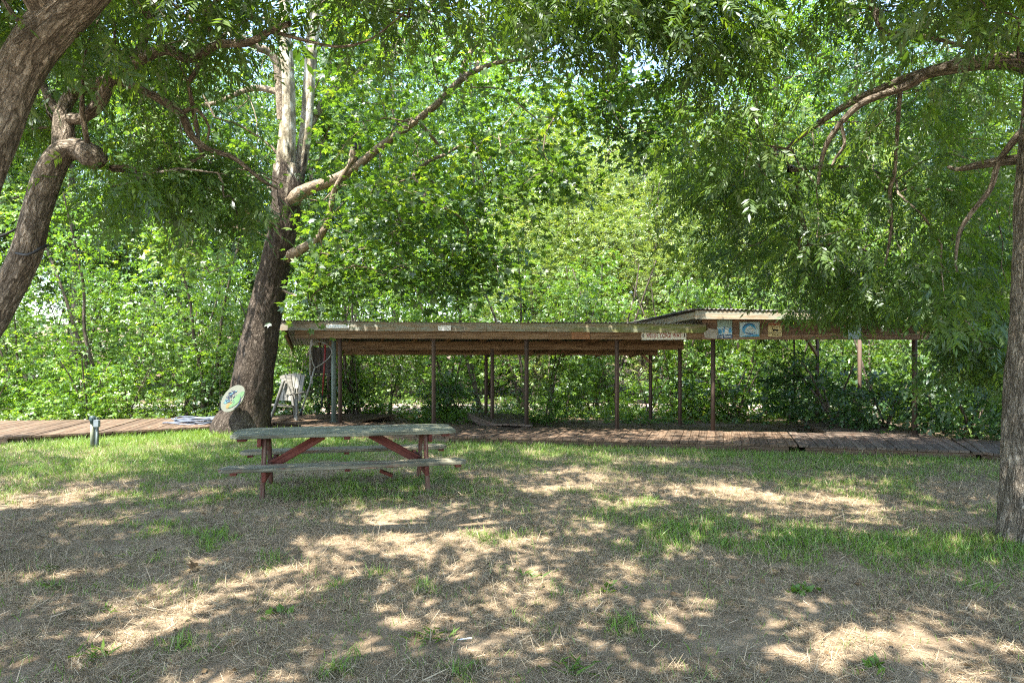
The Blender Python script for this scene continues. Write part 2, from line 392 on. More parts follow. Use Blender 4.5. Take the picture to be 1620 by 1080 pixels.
GRAVEL = m_

# ------------------------------------------------------------------ leaves
def rhomb(base, ang, L, w, fold=0.06, droop=0.0, tw=0.0):
    """one leaf in (along, side, up), pointing at angle ang from the along axis"""
    c, s = math.cos(ang), math.sin(ang)
    b = np.array(base, float); d = np.array([c, s, -droop]); q = np.array([-s, c, tw])
    return [b, b + d * L * 0.42 + q * w * 0.5 + np.array([0, 0, fold * L]), b + d * L, b + d * L * 0.42 - q * w * 0.5 + np.array([0, 0, fold * L * 0.6])]
def templ(quads):
    V = np.array([v for q in quads for v in q]); return V, np.arange(len(V)).reshape(-1, 4)
def T_palmate():
    return templ([rhomb((0, 0, 0), a, l, 0.46, 0.04, 0.12 + abs(a) * 0.05) for a, l in ((0, 1.0), (0.8, 0.86), (-0.8, 0.86), (1.75, 0.55), (-1.75, 0.55))])
def T_pecan(k=5, seed=0, ll=0.36, ww=0.10):
    r = np.random.default_rng(seed); q = []
    for i in range(k):
        t = 0.22 + 0.68 * i / k
        for s in (1, -1):
            q.append(rhomb((t + r.uniform(-.02, .02), 0, -0.28 * t * t), s * r.uniform(0.75, 1.1), ll * r.uniform(.85, 1.1), ww, 0.05, r.uniform(0.15, 0.5), r.uniform(-.3, .3)))
    q.append(rhomb((0.92, 0, -0.25), 0, ll, ww, 0.05, 0.5))
    return templ(q)
def T_sprig(k=6, seed=0, ll=0.42, ww=0.22):
    r = np.random.default_rng(seed); q = []
    for i in range(k):
        t = 0.1 + 0.8 * i / k
        q.append(rhomb((t, 0, r.uniform(-.12, .12)), (1 if i % 2 else -1) * r.uniform(0.3, 1.4), ll * r.uniform(.7, 1.15), ww, 0.07, r.uniform(-0.1, 0.6), r.uniform(-.6, .6)))
    return templ(q)
T_PAL = [T_palmate()]
T_PEC = [T_pecan(5, 1), T_pecan(4, 2), T_pecan(5, 3)]
T_PECW = [T_pecan(4, 5, 0.42, 0.17), T_pecan(4, 6, 0.42, 0.17)]
T_SPR = [T_sprig(6, 1), T_sprig(6, 2), T_sprig(5, 3)]
T_NAR = [T_sprig(8, 4, 0.42, 0.10), T_sprig(8, 5, 0.42, 0.10)]

def emit(T, p, d, up, size, base_rnd, r, jit=0.25):
    """place templates T at p, pointing along d"""
    VV, FF, RR = [], [], []; off = 0
    which = r.integers(0, len(T), len(p))
    for k, (tv, tf) in enumerate(T):
        m = which == k
        if not m.any(): continue
        pp, dd, uu, ss = p[m], d[m], up[m], size[m]
        dd = dd / (np.linalg.norm(dd, axis=1)[:, None] + 1e-9)
        side = np.cross(uu, dd); side /= np.linalg.norm(side, axis=1)[:, None] + 1e-9
        nn = np.cross(dd, side)
        V = pp[:, None] + ss[:, None, None] * (tv[None, :, 0:1] * dd[:, None] + tv[None, :, 1:2] * side[:, None] + tv[None, :, 2:3] * nn[:, None])
        Fc = (np.arange(len(pp)) * len(tv))[:, None, None] + tf[None] + off
        VV.append(V.reshape(-1, 3)); FF.append(Fc.reshape(-1, tf.shape[1])); off += V.shape[0] * V.shape[1]
        rr = base_rnd[m][:, None] + r.normal(0, jit, (len(pp), len(tf))) * 0.5
        RR.append(np.clip(rr, 0, 1).ravel())
    return np.concatenate(VV), np.concatenate(FF), np.concatenate(RR)

# leaves are thinned where they would hang right in front of a traced limb or a sign
AV = np.zeros((300, 420), np.float32)      # farthest depth to keep clear, on a 4 px grid of the lawn view
def avoid_stems(stems, margin):
    for s in stems:
        u = (s[:, 0] / s[:, 1] * F + 810) / 4; v = (HZ - (s[:, 2] - EYE) / s[:, 1] * F) / 4; w = s[:, 3] / s[:, 1] * F / 4 + margin / 4
        for a, b_, c, d in zip(u, v, w, s[:, 1]):
            x0, x1, y0, y1 = int(max(0, a - c)), int(min(419, a + c)) + 1, int(max(0, b_ - c)), int(min(299, b_ + c)) + 1
            if x1 > x0 and y1 > y0: AV[y0:y1, x0:x1] = np.maximum(AV[y0:y1, x0:x1], d)
def avoid_rect(x0, y0, x1, y1, d): AV[y0 // 4:y1 // 4, x0 // 4:x1 // 4] = np.maximum(AV[y0 // 4:y1 // 4, x0 // 4:x1 // 4], d)
# gaps in the canopy: sunny spots on the lawn, as centre and half size in photograph pixels
SPOTS = [(50, 790, 120, 11), (175, 778, 70, 6), (200, 832, 60, 6), (600, 845, 85, 26), (700, 832, 70, 16), (800, 850, 50, 12), (525, 882, 50, 9), (605, 882, 55, 8), (430, 905, 60, 10), (480, 926, 100, 18),
         (270, 950, 45, 8), (320, 962, 85, 14), (360, 986, 55, 10), (515, 996, 65, 10), (585, 1008, 34, 15), (780, 950, 65, 18), (660, 910, 34, 8), (280, 1064, 50, 10), (850, 856, 45, 11), (845, 950, 52, 20),
         (1010, 800, 66, 8), (1070, 790, 66, 6), (1160, 778, 70, 6), (1245, 825, 36, 6), (1160, 890, 36, 6), (985, 912, 40, 8), (1090, 923, 56, 9), (1035, 950, 105, 14), (1390, 955, 46, 10), (1250, 1003, 100, 28),
         (1435, 1003, 110, 24), (1560, 980, 55, 26), (1360, 1042, 120, 16), (1585, 1050, 60, 20), (1160, 1067, 40, 12), (890, 770, 60, 6), (1265, 797, 56, 6), (1385, 800, 46, 5), (200, 737, 70, 8), (700, 755, 60, 6),
         (560, 800, 40, 4), (60, 1010, 34, 10), (960, 1066, 34, 8), (700, 1040, 36, 9), (120, 905, 36, 6), (420, 800, 60, 5), (1480, 870, 40, 6), (1050, 725, 90, 7), (1400, 730, 80, 6), (850, 715, 80, 6)]
def in_sun(p):
    k = p[:, 2] / S.z; gx_ = p[:, 0] - S.x * k; gy_ = p[:, 1] - S.y * k
    ok_ = gy_ > 2.0; Yq = np.maximum(gy_, 2.0); u = gx_ / Yq * F + 810; v = HZ + EYE * F / Yq
    u = u + 90 * (fbm(gx_, gy_, 2.6, 81) - .5); v = v + 40 * (fbm(gx_, gy_, 3.4, 84) - .5) * np.clip(v / 900, .3, 1)
    res = np.zeros(len(p), bool)
    for cx, cy, rx, ry in SPOTS: res |= ((u - cx) / (rx * 1.12)) ** 2 + ((v - cy) / (ry * 1.2)) ** 2 < 1
    res |= (gy_ > 15.3) & (gy_ < 21) & (gx_ > -6) & (gx_ < 9) & (fbm(gx_, gy_, 1.0, 88) > .43)
    return res & ok_
def leaf_cloud(centers, T, n_each, spread, size, r, droop=0.25, flat=0.55, avoid=0.0, tilt=0.6, sunny=False):
    """clumps of leaves round the given centres"""
    c = np.asarray(centers)
    n = np.maximum(1, (n_each * r.uniform(0.6, 1.4, len(c))).astype(int)); idx = np.repeat(np.arange(len(c)), n)
    sp = np.asarray(spread) if np.ndim(spread) else np.full(len(c), spread)
    off = r.normal(0, 1, (len(idx), 3)) * (sp[idx][:, None]) * np.array([1, 1, flat])
    off *= 0.62
    p = c[idx] + off
    p[:, 2] -= 0.25 * (np.linalg.norm(off[:, :2], axis=1) ** 2) / sp[idx]
    if avoid > 0:
        Yp = np.maximum(p[:, 1], .1); ui = np.clip(((p[:, 0] / Yp * F + 810) / 4).astype(int), -1, 420); vi = np.clip(((HZ - (p[:, 2] - EYE) / Yp * F) / 4).astype(int), -1, 300)
        ins = (ui >= 0) & (ui < 420) & (vi >= 0) & (vi < 300) & (p[:, 1] > .2)
        dep = np.where(ins, AV[np.clip(vi, 0, 299), np.clip(ui, 0, 419)], 0)
        k = ~((p[:, 1] < dep) & (r.random(len(p)) < avoid)); p, off, idx = p[k], off[k], idx[k]
    if sunny:
        k = ~(in_sun(p) & (r.random(len(p)) < .95) & (p[:, 2] > 2.6)); p, off, idx = p[k], off[k], idx[k]
    d = off + r.normal(0, 0.55, off.shape) * sp[idx][:, None]
    d /= np.linalg.norm(d, axis=1)[:, None] + 1e-9
    d[:, 2] = d[:, 2] * 0.5 - droop
    up = np.array([0, 0, 1.0]) + r.normal(0, tilt, (len(p), 3))
    br = r.normal(0.45, 0.16, len(c))[idx] + r.normal(0, 0.08, len(idx))
    return emit(T, p, d, up, size * r.uniform(0.55, 1.35, len(p)), br, r)

# ------------------------------------------------------------------ tree skeletons
def skeleton(stems, centers, r, rtip=0.006, expo=0.46, start=0.3, sag=0.1, rmax=0.6):
    """stems: list of (n,4) polylines already smooth; returns list of (pts, rads) for the grown branches"""
    pos = []; par = []; rad0 = []; plen = []; ok = []
    for s in stems:
        L = np.concatenate([[0], np.cumsum(np.linalg.norm(np.diff(s[:, :3], axis=0), axis=1))])
        st = max(1, len(s) // 40)
        for i in range(0, len(s), st):
            pos.append(s[i, :3]); par.append(-1); rad0.append(s[i, 3]); plen.append(L[i]); ok.append(L[i] >= start)
    pos = [np.array(x) for x in pos]
    K0 = len(pos)
    arr = np.zeros((K0 + len(centers) * 14, 3)); arr[:K0] = pos
    pl = np.zeros(len(arr)); okk = np.zeros(len(arr), bool); okk[:K0] = ok
    par += [0] * (len(arr) - K0); cnt = K0
    base = arr[:K0][okk[:K0]]
    dd = np.array([np.min(np.linalg.norm(base - c, axis=1)) for c in centers])
    paths = []
    for ci in np.argsort(dd):
        c = centers[ci]
        a = arr[:cnt]; dv = c - a; d = np.linalg.norm(dv, axis=1)
        cost = d + 0.22 * pl[:cnt] + 0.35 * np.maximum(0, -dv[:, 2]) ; cost[~okk[:cnt]] = 1e9
        j = int(np.argmin(cost)); p0 = arr[j]; L = d[j]
        m = int(np.clip(L / 0.35, 2, 10))
        t = (np.arange(1, m + 1) / m)[:, None]
        off = r.normal(0, 0.12 * L, 3); off[2] = abs(off[2]) * 0.5 + sag * L
        pts = p0 + (c - p0) * t + off * (4 * t * (1 - t)) * 0.5 + r.normal(0, 0.02 * L + 0.004, (m, 3)) * (1 - t)
        ids = [j]
        for k in range(m):
            arr[cnt] = pts[k]; par[cnt] = ids[-1]; pl[cnt] = pl[ids[-1]] + L / m; okk[cnt] = True
            ids.append(cnt); cnt += 1
        paths.append(ids)
    load = np.zeros(cnt)
    for ids in paths: load[ids[-1]] += 1
    for i in range(cnt - 1, K0 - 1, -1): load[par[i]] += load[i]
    rr = rtip * np.maximum(load, 1) ** expo
    out = []
    for ids in paths:
        q = rr[ids].copy(); q[0] = q[1]
        if ids[0] < K0: q = np.minimum(q, rad0[ids[0]] * rmax)
        q[-1] *= 0.6
        out.append((arr[ids], q))
    return out

def tubes_mesh(items, sides, mat, name, loc):
    VV, FF, BK = [], [], []; o = 0; an = np.arange(sides) / sides * 2 * np.pi
    for pts, rad in items:
        V, Q = tube_np(pts, rad, sides); VV.append(V); FF.append(Q + o); o += len(V)
        R = np.repeat(np.broadcast_to(rad, (len(pts),)), sides); L = np.repeat(np.concatenate([[0], np.cumsum(np.linalg.norm(np.diff(pts, axis=0), axis=1))]), sides)
        aa = np.tile(an, len(pts)); BK.append(np.stack([np.cos(aa) * R + o * .013, np.sin(aa) * R, L + o * .007], 1))
    return bkattr(np_mesh(name, np.concatenate(VV) - np.asarray(loc), np.concatenate(FF), mat, smooth=True), np.concatenate(BK))

def hero_tubes(stems, sides, mat, name, loc, amp=0.05, freq=3.0, fine=0.0, seed=1, knots=()):
    """thick trunks with irregular, ridged surfaces"""
    VV, FF, BK = [], [], []; o = 0
    for si, s in enumerate(stems):
        V, Q = tube_np(s[:, :3], s[:, 3], sides)
        n = len(s); C = np.repeat(s[:, :3], sides, 0); R = np.repeat(s[:, 3], sides)
        dirv = (V - C) / (R[:, None] + 1e-9)
        L = np.repeat(np.concatenate([[0], np.cumsum(np.linalg.norm(np.diff(s[:, :3], axis=0), axis=1))]), sides)
        a = np.tile(np.arange(sides) / sides * 2 * np.pi, n)
        # periodic in angle through cos and sin
        nz = fbm(np.cos(a) * 1.1 + L * freq * 0.55, np.sin(a) * 1.1 + 5, 1.0, seed + si) - 0.5
        rid = vn(np.cos(a) * 9 + 30 + L * 1.2, np.sin(a) * 9 + 30, 1.0, seed + 9 + si) - 0.5
        rid2 = vn(np.cos(a) * 17 + 60 + L * 4.5, np.sin(a) * 17 + 60 - L * 2.0, 1.0, seed + 19 + si) - 0.5
        V = C + dirv * (R * (1 + amp * 3 * nz + fine * rid + fine * 0.8 * rid2))[:, None]
        for kp, kr, kh in knots:
            kd = np.linalg.norm(V - np.asarray(kp), axis=1)
            V += dirv * (kh * np.exp(-(kd / kr) ** 2))[:, None]
        VV.append(V); FF.append(Q + o); o += len(V)
        BK.append(np.stack([np.cos(a) * R + si * 3.7, np.sin(a) * R, L], 1))
    return bkattr(np_mesh(name, np.concatenate(VV) - np.asarray(loc), np.concatenate(FF), mat, smooth=True), np.concatenate(BK))
def bkattr(me, B):
    at = me.attributes.new('bk', 'FLOAT_VECTOR', 'POINT'); at.data.foreach_set('vector', B.astype(np.float32).ravel()); return me

def add(name, me, parent, label=None):
    o = bpy.data.objects.new(name, me); link(o, parent)
    if label: o['label'] = label
    return o

def blob_centers(n, c, rad, r, shell=0.35, lump=0.35, seed=0):
    """cluster centres in a lumpy ellipsoid, weighted to its outside"""
    u = r.normal(0, 1, (n, 3)); u /= np.linalg.norm(u, axis=1)[:, None]
    k = (shell + (1 - shell) * r.random(n)) ** (1 / 2.2)
    az = np.arctan2(u[:, 1], u[:, 0])
    l = 1 + lump * 2 * (fbm(np.cos(az) * 1.7 + u[:, 2] * 2, np.sin(az) * 1.7 + 9, 1.0, seed) - 0.5)
    return np.asarray(c) + u * (k * l)[:, None] * np.asarray(rad)
#@@SETTING
# ------------------------------------------------------------------ ground
def gh(x, y):
    x = np.asarray(x, float); y = np.asarray(y, float)
    near = sm(18, 15, y) * sm(0, 3, y + 3)
    h = 0.09 * np.exp(-(((x + 1.9) / 2.6) ** 2 + ((y - 7.4) / 1.8) ** 2))
    h = h + near * (0.05 * (fbm(x, y, 0.35, 4) - 0.5) + 0.035 * (fbm(x, y, 3.0, 8) - 0.5))
    h = h - 0.06 * sm(17, 19, y) * sm(28, 24, y) + 1.2 * sm(27, 50, y) + 6.0 * sm(55, 120, y)
    return h
def green_amt(x, y):
    n = fbm(x, y * 1.5, 0.9, 21); n2 = fbm(x, y, 3.2, 33)
    g = 0.95 * sm(8.2, 10.6, y) * sm(0.38, 0.52, n * 0.7 + n2 * 0.3 + 0.05)
    g = np.maximum(g, sm(9.6, 11.2, y) * 0.75)
    g = np.maximum(g, 0.95 * sm(-3.2, -4.6, x) * sm(8.0, 9.3, y) * sm(0.3, 0.5, n))
    yc = 6.1 - 0.22 * (x - 0.8)
    g = np.maximum(g, 0.95 * np.exp(-((y - yc) / 0.75) ** 2) * sm(0.2, 1.3, x) * sm(5.6, 3.8, x) * sm(0.36, 0.50, n2 * 0.65 + n * 0.35))
    g = np.maximum(g, 0.95 * np.exp(-(((x + 1.6) / 1.1) ** 2 + ((y - 7.5) / 0.7) ** 2)) * sm(0.36, 0.5, n2))
    g = np.maximum(g, 0.7 * sm(5.6, 8.0, y) * sm(0.44, 0.58, n2) * sm(0.38, 0.5, n))
    g = np.maximum(g, 0.7 * sm(0.60, 0.70, n2) * sm(0.44, 0.56, n))
    return np.clip(g, 0, 1)
xs = np.concatenate([-np.geomspace(400, 14.2, 26), np.arange(-14, 14.01, 0.1), np.geomspace(14.2, 400, 26)])
ys = np.concatenate([-np.geomspace(400, 4.2, 24), np.arange(-4, 1.5, 0.3), np.arange(1.6, 16.01, 0.08), np.geomspace(16.3, 900, 46)])
GX, GY = np.meshgrid(xs, ys)
gz = gh(GX, GY)
nx, ny = len(xs), len(ys)
ii = (np.arange(ny - 1)[:, None] * nx + np.arange(nx - 1)[None]).ravel()
Q = np.stack([ii, ii + 1, ii + nx + 1, ii + nx], 1)
me = np_mesh('ground', np.stack([GX.ravel(), GY.ravel(), gz.ravel()], 1), Q, GM, smooth=True,
             vattr={'green': (green_amt(GX, GY) * sm(16, 14.5, GY)).ravel(), 'litter': sm(13.2, 15.5, GY + 0.12 * GX).ravel()})
tag(add('ground', me, None), None, None, kind='structure')

# dry creek bed: a lumpy pale sheet beyond the shelter
gx, gy = np.meshgrid(np.arange(-16, 14.1, 0.5), np.arange(19.2, 23.7, 0.4))
edge = np.minimum(np.minimum(gy - 19.2, 23.5 - gy), 1) * 0.5
zz = gh(gx, gy) + 0.004 + 0.16 * np.clip(edge, 0, 1) * (0.4 + fbm(gx, gy, 0.8, 2)) - 0.01 * (edge <= 0)
k1, k2 = gx.shape[1], gx.shape[0]
ii = (np.arange(k2 - 1)[:, None] * k1 + np.arange(k1 - 1)[None]).ravel()
tag(add('creek_bed', np_mesh('creek_bed', np.stack([gx.ravel(), gy.ravel(), zz.ravel()], 1), np.stack([ii, ii + 1, ii + k1 + 1, ii + k1], 1), GRAVEL, smooth=True), None), None, None, kind='structure')

# ------------------------------------------------------------------ grass, dry thatch, leaf litter
def bladeT(segw=1.0, curl=0.35, seed=0):
    r = np.random.default_rng(seed); w = 0.035 * segw
    V = np.array([[0, -w, 0], [0, w, 0], [0.5, w * .8, curl * .2], [0.5, -w * .8, curl * .2], [0.95, 0.004, curl], [0.95, -0.004, curl]])
    return V, np.array([[0, 1, 2, 3], [3, 2, 4, 5]])
T_BL = [bladeT(1, 0.15), bladeT(1, 0.45), bladeT(1.2, 0.7)]
T_DR = [bladeT(0.75, 0.1), bladeT(0.7, 0.5), bladeT(0.8, -0.3)]
def lawn_pts(n, y0, y1, r, extra=1.2):
    y = r.uniform(y0, y1, n); x = r.uniform(-1, 1, n) * (0.84 * y + extra); return x, y
def front_edge(x):   # where the lawn meets the boardwalks
    return np.interp(x, [-16, -9.1, -6.1, -4.6, -1.26, 3.3, 6.9, 7.9, 9.3, 16], [11.4, 12.0, 14.0, 14.1, 12.45, 11.35, 10.3, 9.5, 7.9, 7.5])
r1 = np.random.default_rng(11)
x, y = lawn_pts(430000, 2.3, 14.2, r1)
g = green_amt(x, y)
keep = (r1.random(len(x)) < g * 0.9 + 0.02 + 0.16 * (fbm(x, y, 4.5, 71) > .60) * (fbm(x, y, .6, 72) > .42)) & (y < front_edge(x) + 0.05)
x, y, g = x[keep], y[keep], g[keep]
d = np.stack([r1.normal(0, .42, len(x)), r1.normal(0, .42, len(x)), np.ones(len(x))], 1)
hgt = (0.035 + 0.055 * r1.random(len(x)) ** 1.5) * (0.75 + 0.5 * g) * (1 + 0.5 * sm(11.5, 13.5, y))
V, Fq, R = emit(T_BL, np.stack([x, y, gh(x, y) - 0.004], 1), d, r1.normal(0, 1, (len(x), 3)), hgt, 0.3 + 0.5 * fbm(x, y, 2, 5), r1, 0.3)
tag(add('grass', np_mesh('grass', V, Fq, LM_GRASS, R), None), 'green grass blades growing in thin patches over the lawn', 'grass', kind='stuff')
def blade1(w, curl): V = np.array([[0, -w, 0], [0, w, 0], [1, w * .3, curl], [1, -w * .3, curl]]); return V, np.array([[0, 1, 2, 3]])
T_D1 = [blade1(.022, .1), blade1(.03, -.15), blade1(.018, .3)]
x, y = lawn_pts(900000, 2.2, 13.5, r1)
tn = fbm(x, y, 1.6, 41) * 0.55 + fbm(x, y, 6, 44) * 0.45
keep = (r1.random(len(x)) < sm(0.33, 0.56, tn) * (1 - 0.45 * green_amt(x, y)) * .9 + 0.10) & (y < front_edge(x))
x, y = x[keep], y[keep]
el = r1.normal(0.10, 0.25, len(x)); up_ = r1.random(len(x)) < 0.16 + .25 * (green_amt(x, y) > .3); el[up_] += r1.random(up_.sum()) * 1.2
az = r1.uniform(0, 2 * np.pi, len(x))
d = np.stack([np.cos(az) * np.cos(el), np.sin(az) * np.cos(el), np.sin(el)], 1)
sz = r1.gamma(4, .0088, len(x)) * (.85 + y * .03) + .012
V, Fq, R = emit(T_D1, np.stack([x, y, gh(x, y) + 0.004 + np.maximum(0, -el) * .04], 1), d, np.array([0, 0, 1.0]) + r1.normal(0, .8, (len(x), 3)), sz, r1.beta(2.0, 2.4, len(x)), r1, 0.1)
# a few longer stalks
x, y = lawn_pts(1300, 2.2, 13.0, r1); az = r1.uniform(0, 2 * np.pi, len(x)); el = r1.normal(.2, .25, len(x))
V2, F2, R2 = emit(T_DR, np.stack([x, y, gh(x, y) + 0.006], 1), np.stack([np.cos(az), np.sin(az), el], 1), np.array([0, 0, 1.0]) + r1.normal(0, .6, (len(x), 3)), r1.uniform(.05, .12, len(x)), r1.beta(2.5, 2, len(x)), r1, 0.1)
Fq = np.vstack([Fq, F2 + len(V)]); V = np.vstack([V, V2]); R = np.concatenate([R, R2])
tag(add('dry_grass', np_mesh('dry_grass', V, Fq, LM_DRY, R), None), 'dry straw and dead grass clippings matted over the bare soil', 'dry grass', kind='stuff')
# fallen leaves on lawn, decks and woodland floor
n = 7600
x = r1.uniform(-15, 15, n); y = np.where(r1.random(n) < 0.5, r1.uniform(2.5, 12, n), r1.uniform(14.5, 24, n))
d = np.stack([r1.normal(0, 1, n), r1.normal(0, 1, n), r1.normal(0, .12, n)], 1)
TL = [templ([rhomb((0, 0, 0), 0, 1.0, 0.55, 0.15, -0.1)]), templ([rhomb((0, 0, 0), 0, 1.0, 0.7, -0.1, 0.1)])]
V, Fq, R = emit(TL, np.stack([x, y, gh(x, y) + 0.015], 1), d, np.array([0, 0, 1.0]) + r1.normal(0, .3, (n, 3)), r1.uniform(.04, .11, n) * np.where(y > 14, 1.2, 0.55), r1.random(n), r1)
tag(add('leaf_litter', np_mesh('leaf_litter', V, Fq, LM_DEAD, R), None), 'brown fallen leaves scattered on the ground', 'leaf litter', kind='stuff')

def weed(name, x, y, n, size, label, mat=LM_BROAD, T=None, up=0.9, seed=0, wid=0.05):
    r = np.random.default_rng(seed); z = float(gh(x, y))
    az = r.uniform(0, 2 * np.pi, n)
    d = np.stack([np.cos(az), np.sin(az), np.full(n, up) + r.normal(0, .2, n)], 1)
    p = np.array([x, y, z]) + np.stack([r.normal(0, wid, n), r.normal(0, wid, n), np.zeros(n)], 1)
    V, Fq, R = emit(T or TL, p, d, np.array([0, 0, 1.0]) + r.normal(0, .3, (n, 3)), size * r.uniform(.6, 1.2, n), r.uniform(.1, .55, n), r)
    o = add(name, np_mesh(name, V - np.array([x, y, z]), Fq, mat, R), None); o.location = (x, y, z); return tag(o, label, 'weed')
def G(px, py): Y = EYE * F / (py - HZ); return ((px - 810) / F * Y, Y)
TLN = [templ([rhomb((0, 0, 0), 0, 1.0, 0.16, 0.1, 0.3)])]
for k, (px, py, n, s, lab, T) in enumerate([
        (835, 912, 14, .10, 'broad leafed weed tuft in the middle of the lawn foreground', TLN),
        (440, 970, 12, .07, 'small green weed near the left foreground of the lawn', TL),
        (152, 1035, 22, .09, 'tall grass tuft in the bottom left foreground', TLN),
        (168, 965, 14, .06, 'small grass tuft above the bottom left foreground tuft', TLN),
        (1265, 935, 20, .07, 'round clover clump on the dry ground at right', TL),
        (905, 1060, 26, .08, 'bushy green tuft at the bottom edge right of centre', TLN),
        (690, 1005, 30, .08, 'spreading grass tuft beside the white feather', TLN),
        (1395, 1055, 16, .06, 'small green tuft in the sunny bottom right', TL),
        (82, 902, 14, .06, 'small grass tuft at the left edge of the lawn', TLN),
        (960, 930, 16, .06, 'low green weed right of the middle foreground weed', TL)]):
    X_, Y_ = G(px, py); weed('weed', X_, Y_, n, s, lab, LM_GRASS, T, 0.9, 60 + k)
# curled fallen leaf and a feather
X_, Y_ = G(300, 905); z_ = float(gh(X_, Y_))
o = add('fallen_leaf', None, None) if False else None
V, Fq, R = emit([T_palmate()], np.array([[0, 0, .02], [.03, .02, .03]]), np.array([[1, .3, .25], [-.7, .5, .6]]), np.array([[0, 0, 1.], [.3, 0, 1]]), np.array([.10, .08]), np.array([.9, .1]), r1)
o = add('fallen_leaf', np_mesh('fallen_leaf', V, Fq, LM_DEAD, R), None); o.location = (X_, Y_, z_)
tag(o, 'curled brown leaf cluster lying on the left foreground soil', 'fallen leaf')
X_, Y_ = G(738, 1014); b = MB()
b.beam((-.035, 0, .012), (.03, .006, .018), .014, .002); b.tube([(-.05, -.002, .01), (.03, .006, .019)], .0015, 5)
o = b.build('feather', MT_WHITE); o.location = (X_, Y_, float(gh(X_, Y_)) + .004); tag(o, 'small white feather lying in the foreground dirt', 'feather')
for k, (a, b_, lab) in enumerate([((640, 985), (735, 968), 'thin pale stick lying left of the white feather'), ((905, 948), (978, 930), 'short dark twig beside the middle foreground weed'), ((1180, 1035), (1290, 1050), 'thin dry twig in the sunny bottom right dirt')]):
    p0 = G(*a); p1 = G(*b_); c = np.array([*p0, float(gh(*p0)) + .012]); e = np.array([*p1, float(gh(*p1)) + .014])
    m = MB(); mid = (c + e) / 2 + np.array([.01, .02, .006]); m.tube(catmull(np.array([[*c, .004], [*mid, .0035], [*e, .002]]), .03)[:, :3], .003, 5)
    o = m.build('twig', BK_LIMB, loc=c); o.location = c; tag(o, lab, 'twig')

# ------------------------------------------------------------------ boardwalks
def boards(front, back, bw, z, mat, name, root, th=0.035, gap=0.004, jit=0.004, r=np.random.default_rng(5)):
    f = np.asarray(front, float); k = np.asarray(back, float)
    def at(p, t):
        s = np.concatenate([[0], np.cumsum(np.linalg.norm(np.diff(p, axis=0), axis=1))]); s /= s[-1]
        return np.array([np.interp(t, s, p[:, 0]), np.interp(t, s, p[:, 1])])
    L = np.sum(np.linalg.norm(np.diff(f, axis=0), axis=1)); n = max(2, int(L / bw)); b = MB()
    for i in range(n):
        t0, t1 = i / n, (i + 1) / n; gg = gap / L
        e = r.normal(0, 0.012)
        a0, a1, b0, b1 = at(f, t0 + gg), at(f, t1 - gg), at(k, t0 + gg), at(k, t1 - gg)
        dv = (a0 - b0) / np.linalg.norm(a0 - b0) * e; a0 = a0 + dv; a1 = a1 + dv
        # local frame: x along the board
        M, Lb = frame((*a0, z), (*b0, z)); inv = np.linalg.inv(M)
        poly = [(inv @ np.array([*q, z, 1]))[:2] for q in (a0, b0, b1, a1)]
        if np.cross(poly[1] - poly[0], poly[2] - poly[0]) < 0: poly = poly[::-1]
        dz = r.normal(0, jit); b.prism(poly, -th + dz, dz, M)
    return b.build(name, mat, root, loc=root.location)
DZ = 0.135
def deck(name, front, back, label, mat, bw=0.14, z=DZ, skirt=True, group=None):
    c = np.mean(np.vstack([front, back]), 0); root = empty(name, (c[0], c[1], 0), label, 'boardwalk', group)
    boards(front, back, bw, z, mat, 'planks', root)
    b = MB(); f = np.asarray(front, float); k = np.asarray(back, float)
    for P_ in (f, k):
        for i in range(len(P_) - 1):
            ins = (c - P_[i]) / np.linalg.norm(c - P_[i]) * 0.13
            b.beam((*(P_[i] + ins), z - .09), (*(P_[i + 1] + ins), z - .09), .04, .10)
    b.build('joists', WD_DECK, root, loc=root.location)
    b = MB()
    for i in range(len(f) - 1):
        L = np.linalg.norm(f[i + 1] - f[i]); m = max(1, int(L / 1.6))
        for j in range(m):
            q = f[i] + (f[i + 1] - f[i]) * (j + .5) / m + (c - f[i]) / np.linalg.norm(c - f[i]) * .16
            b.beam((q[0], q[1], -.1), (q[0], q[1], z - .05), .09, .09, (0, 1, 0))
    b.build('footings', WD_DECK, root, loc=root.location)
    return root
deck('boardwalk', [(-15, 11.0), (-9.1, 12.1), (-6.1, 14.05)], [(-15.5, 14.6), (-9.3, 15.6), (-6.6, 16.2)], 'wide sun dappled wooden deck left of the sycamore trunk', WD_DECK)
deck('boardwalk', [(-6.05, 14.75), (-4.7, 14.85), (-3.95, 13.5)], [(-6.5, 16.3), (-4.5, 17.3), (-2.9, 17.0)], 'brown deck behind the sycamore carrying the white chair', WD_DECK)
deck('boardwalk', [(-3.9, 13.2), (-1.26, 12.3), (3.2, 11.42), (4.6, 11.0)], [(-3.6, 14.9), (-1.2, 14.3), (3.85, 13.15), (5.2, 12.9)], 'long reddish brown walkway in front of the shelter posts', WD_DECK)
deck('boardwalk', [(4.62, 10.99), (6.95, 10.36)], [(5.22, 12.9), (7.75, 12.2)], 'greyed walkway section at the right end of the shelter', WD_DECKG)
deck('boardwalk', [(6.98, 10.35), (7.95, 8.75), (9.6, 7.9)], [(7.8, 12.15), (9.4, 10.4), (11.6, 9.3)], 'greyed ramp turning away behind the right foreground trunk', WD_DECKG, z=DZ - .01)
deck('boardwalk', [(6.6, 15.6), (5.95, 12.95)], [(8.4, 15.5), (7.6, 12.3)], 'narrow plank path running back under the right roof', WD_DECKG, z=DZ + .005)
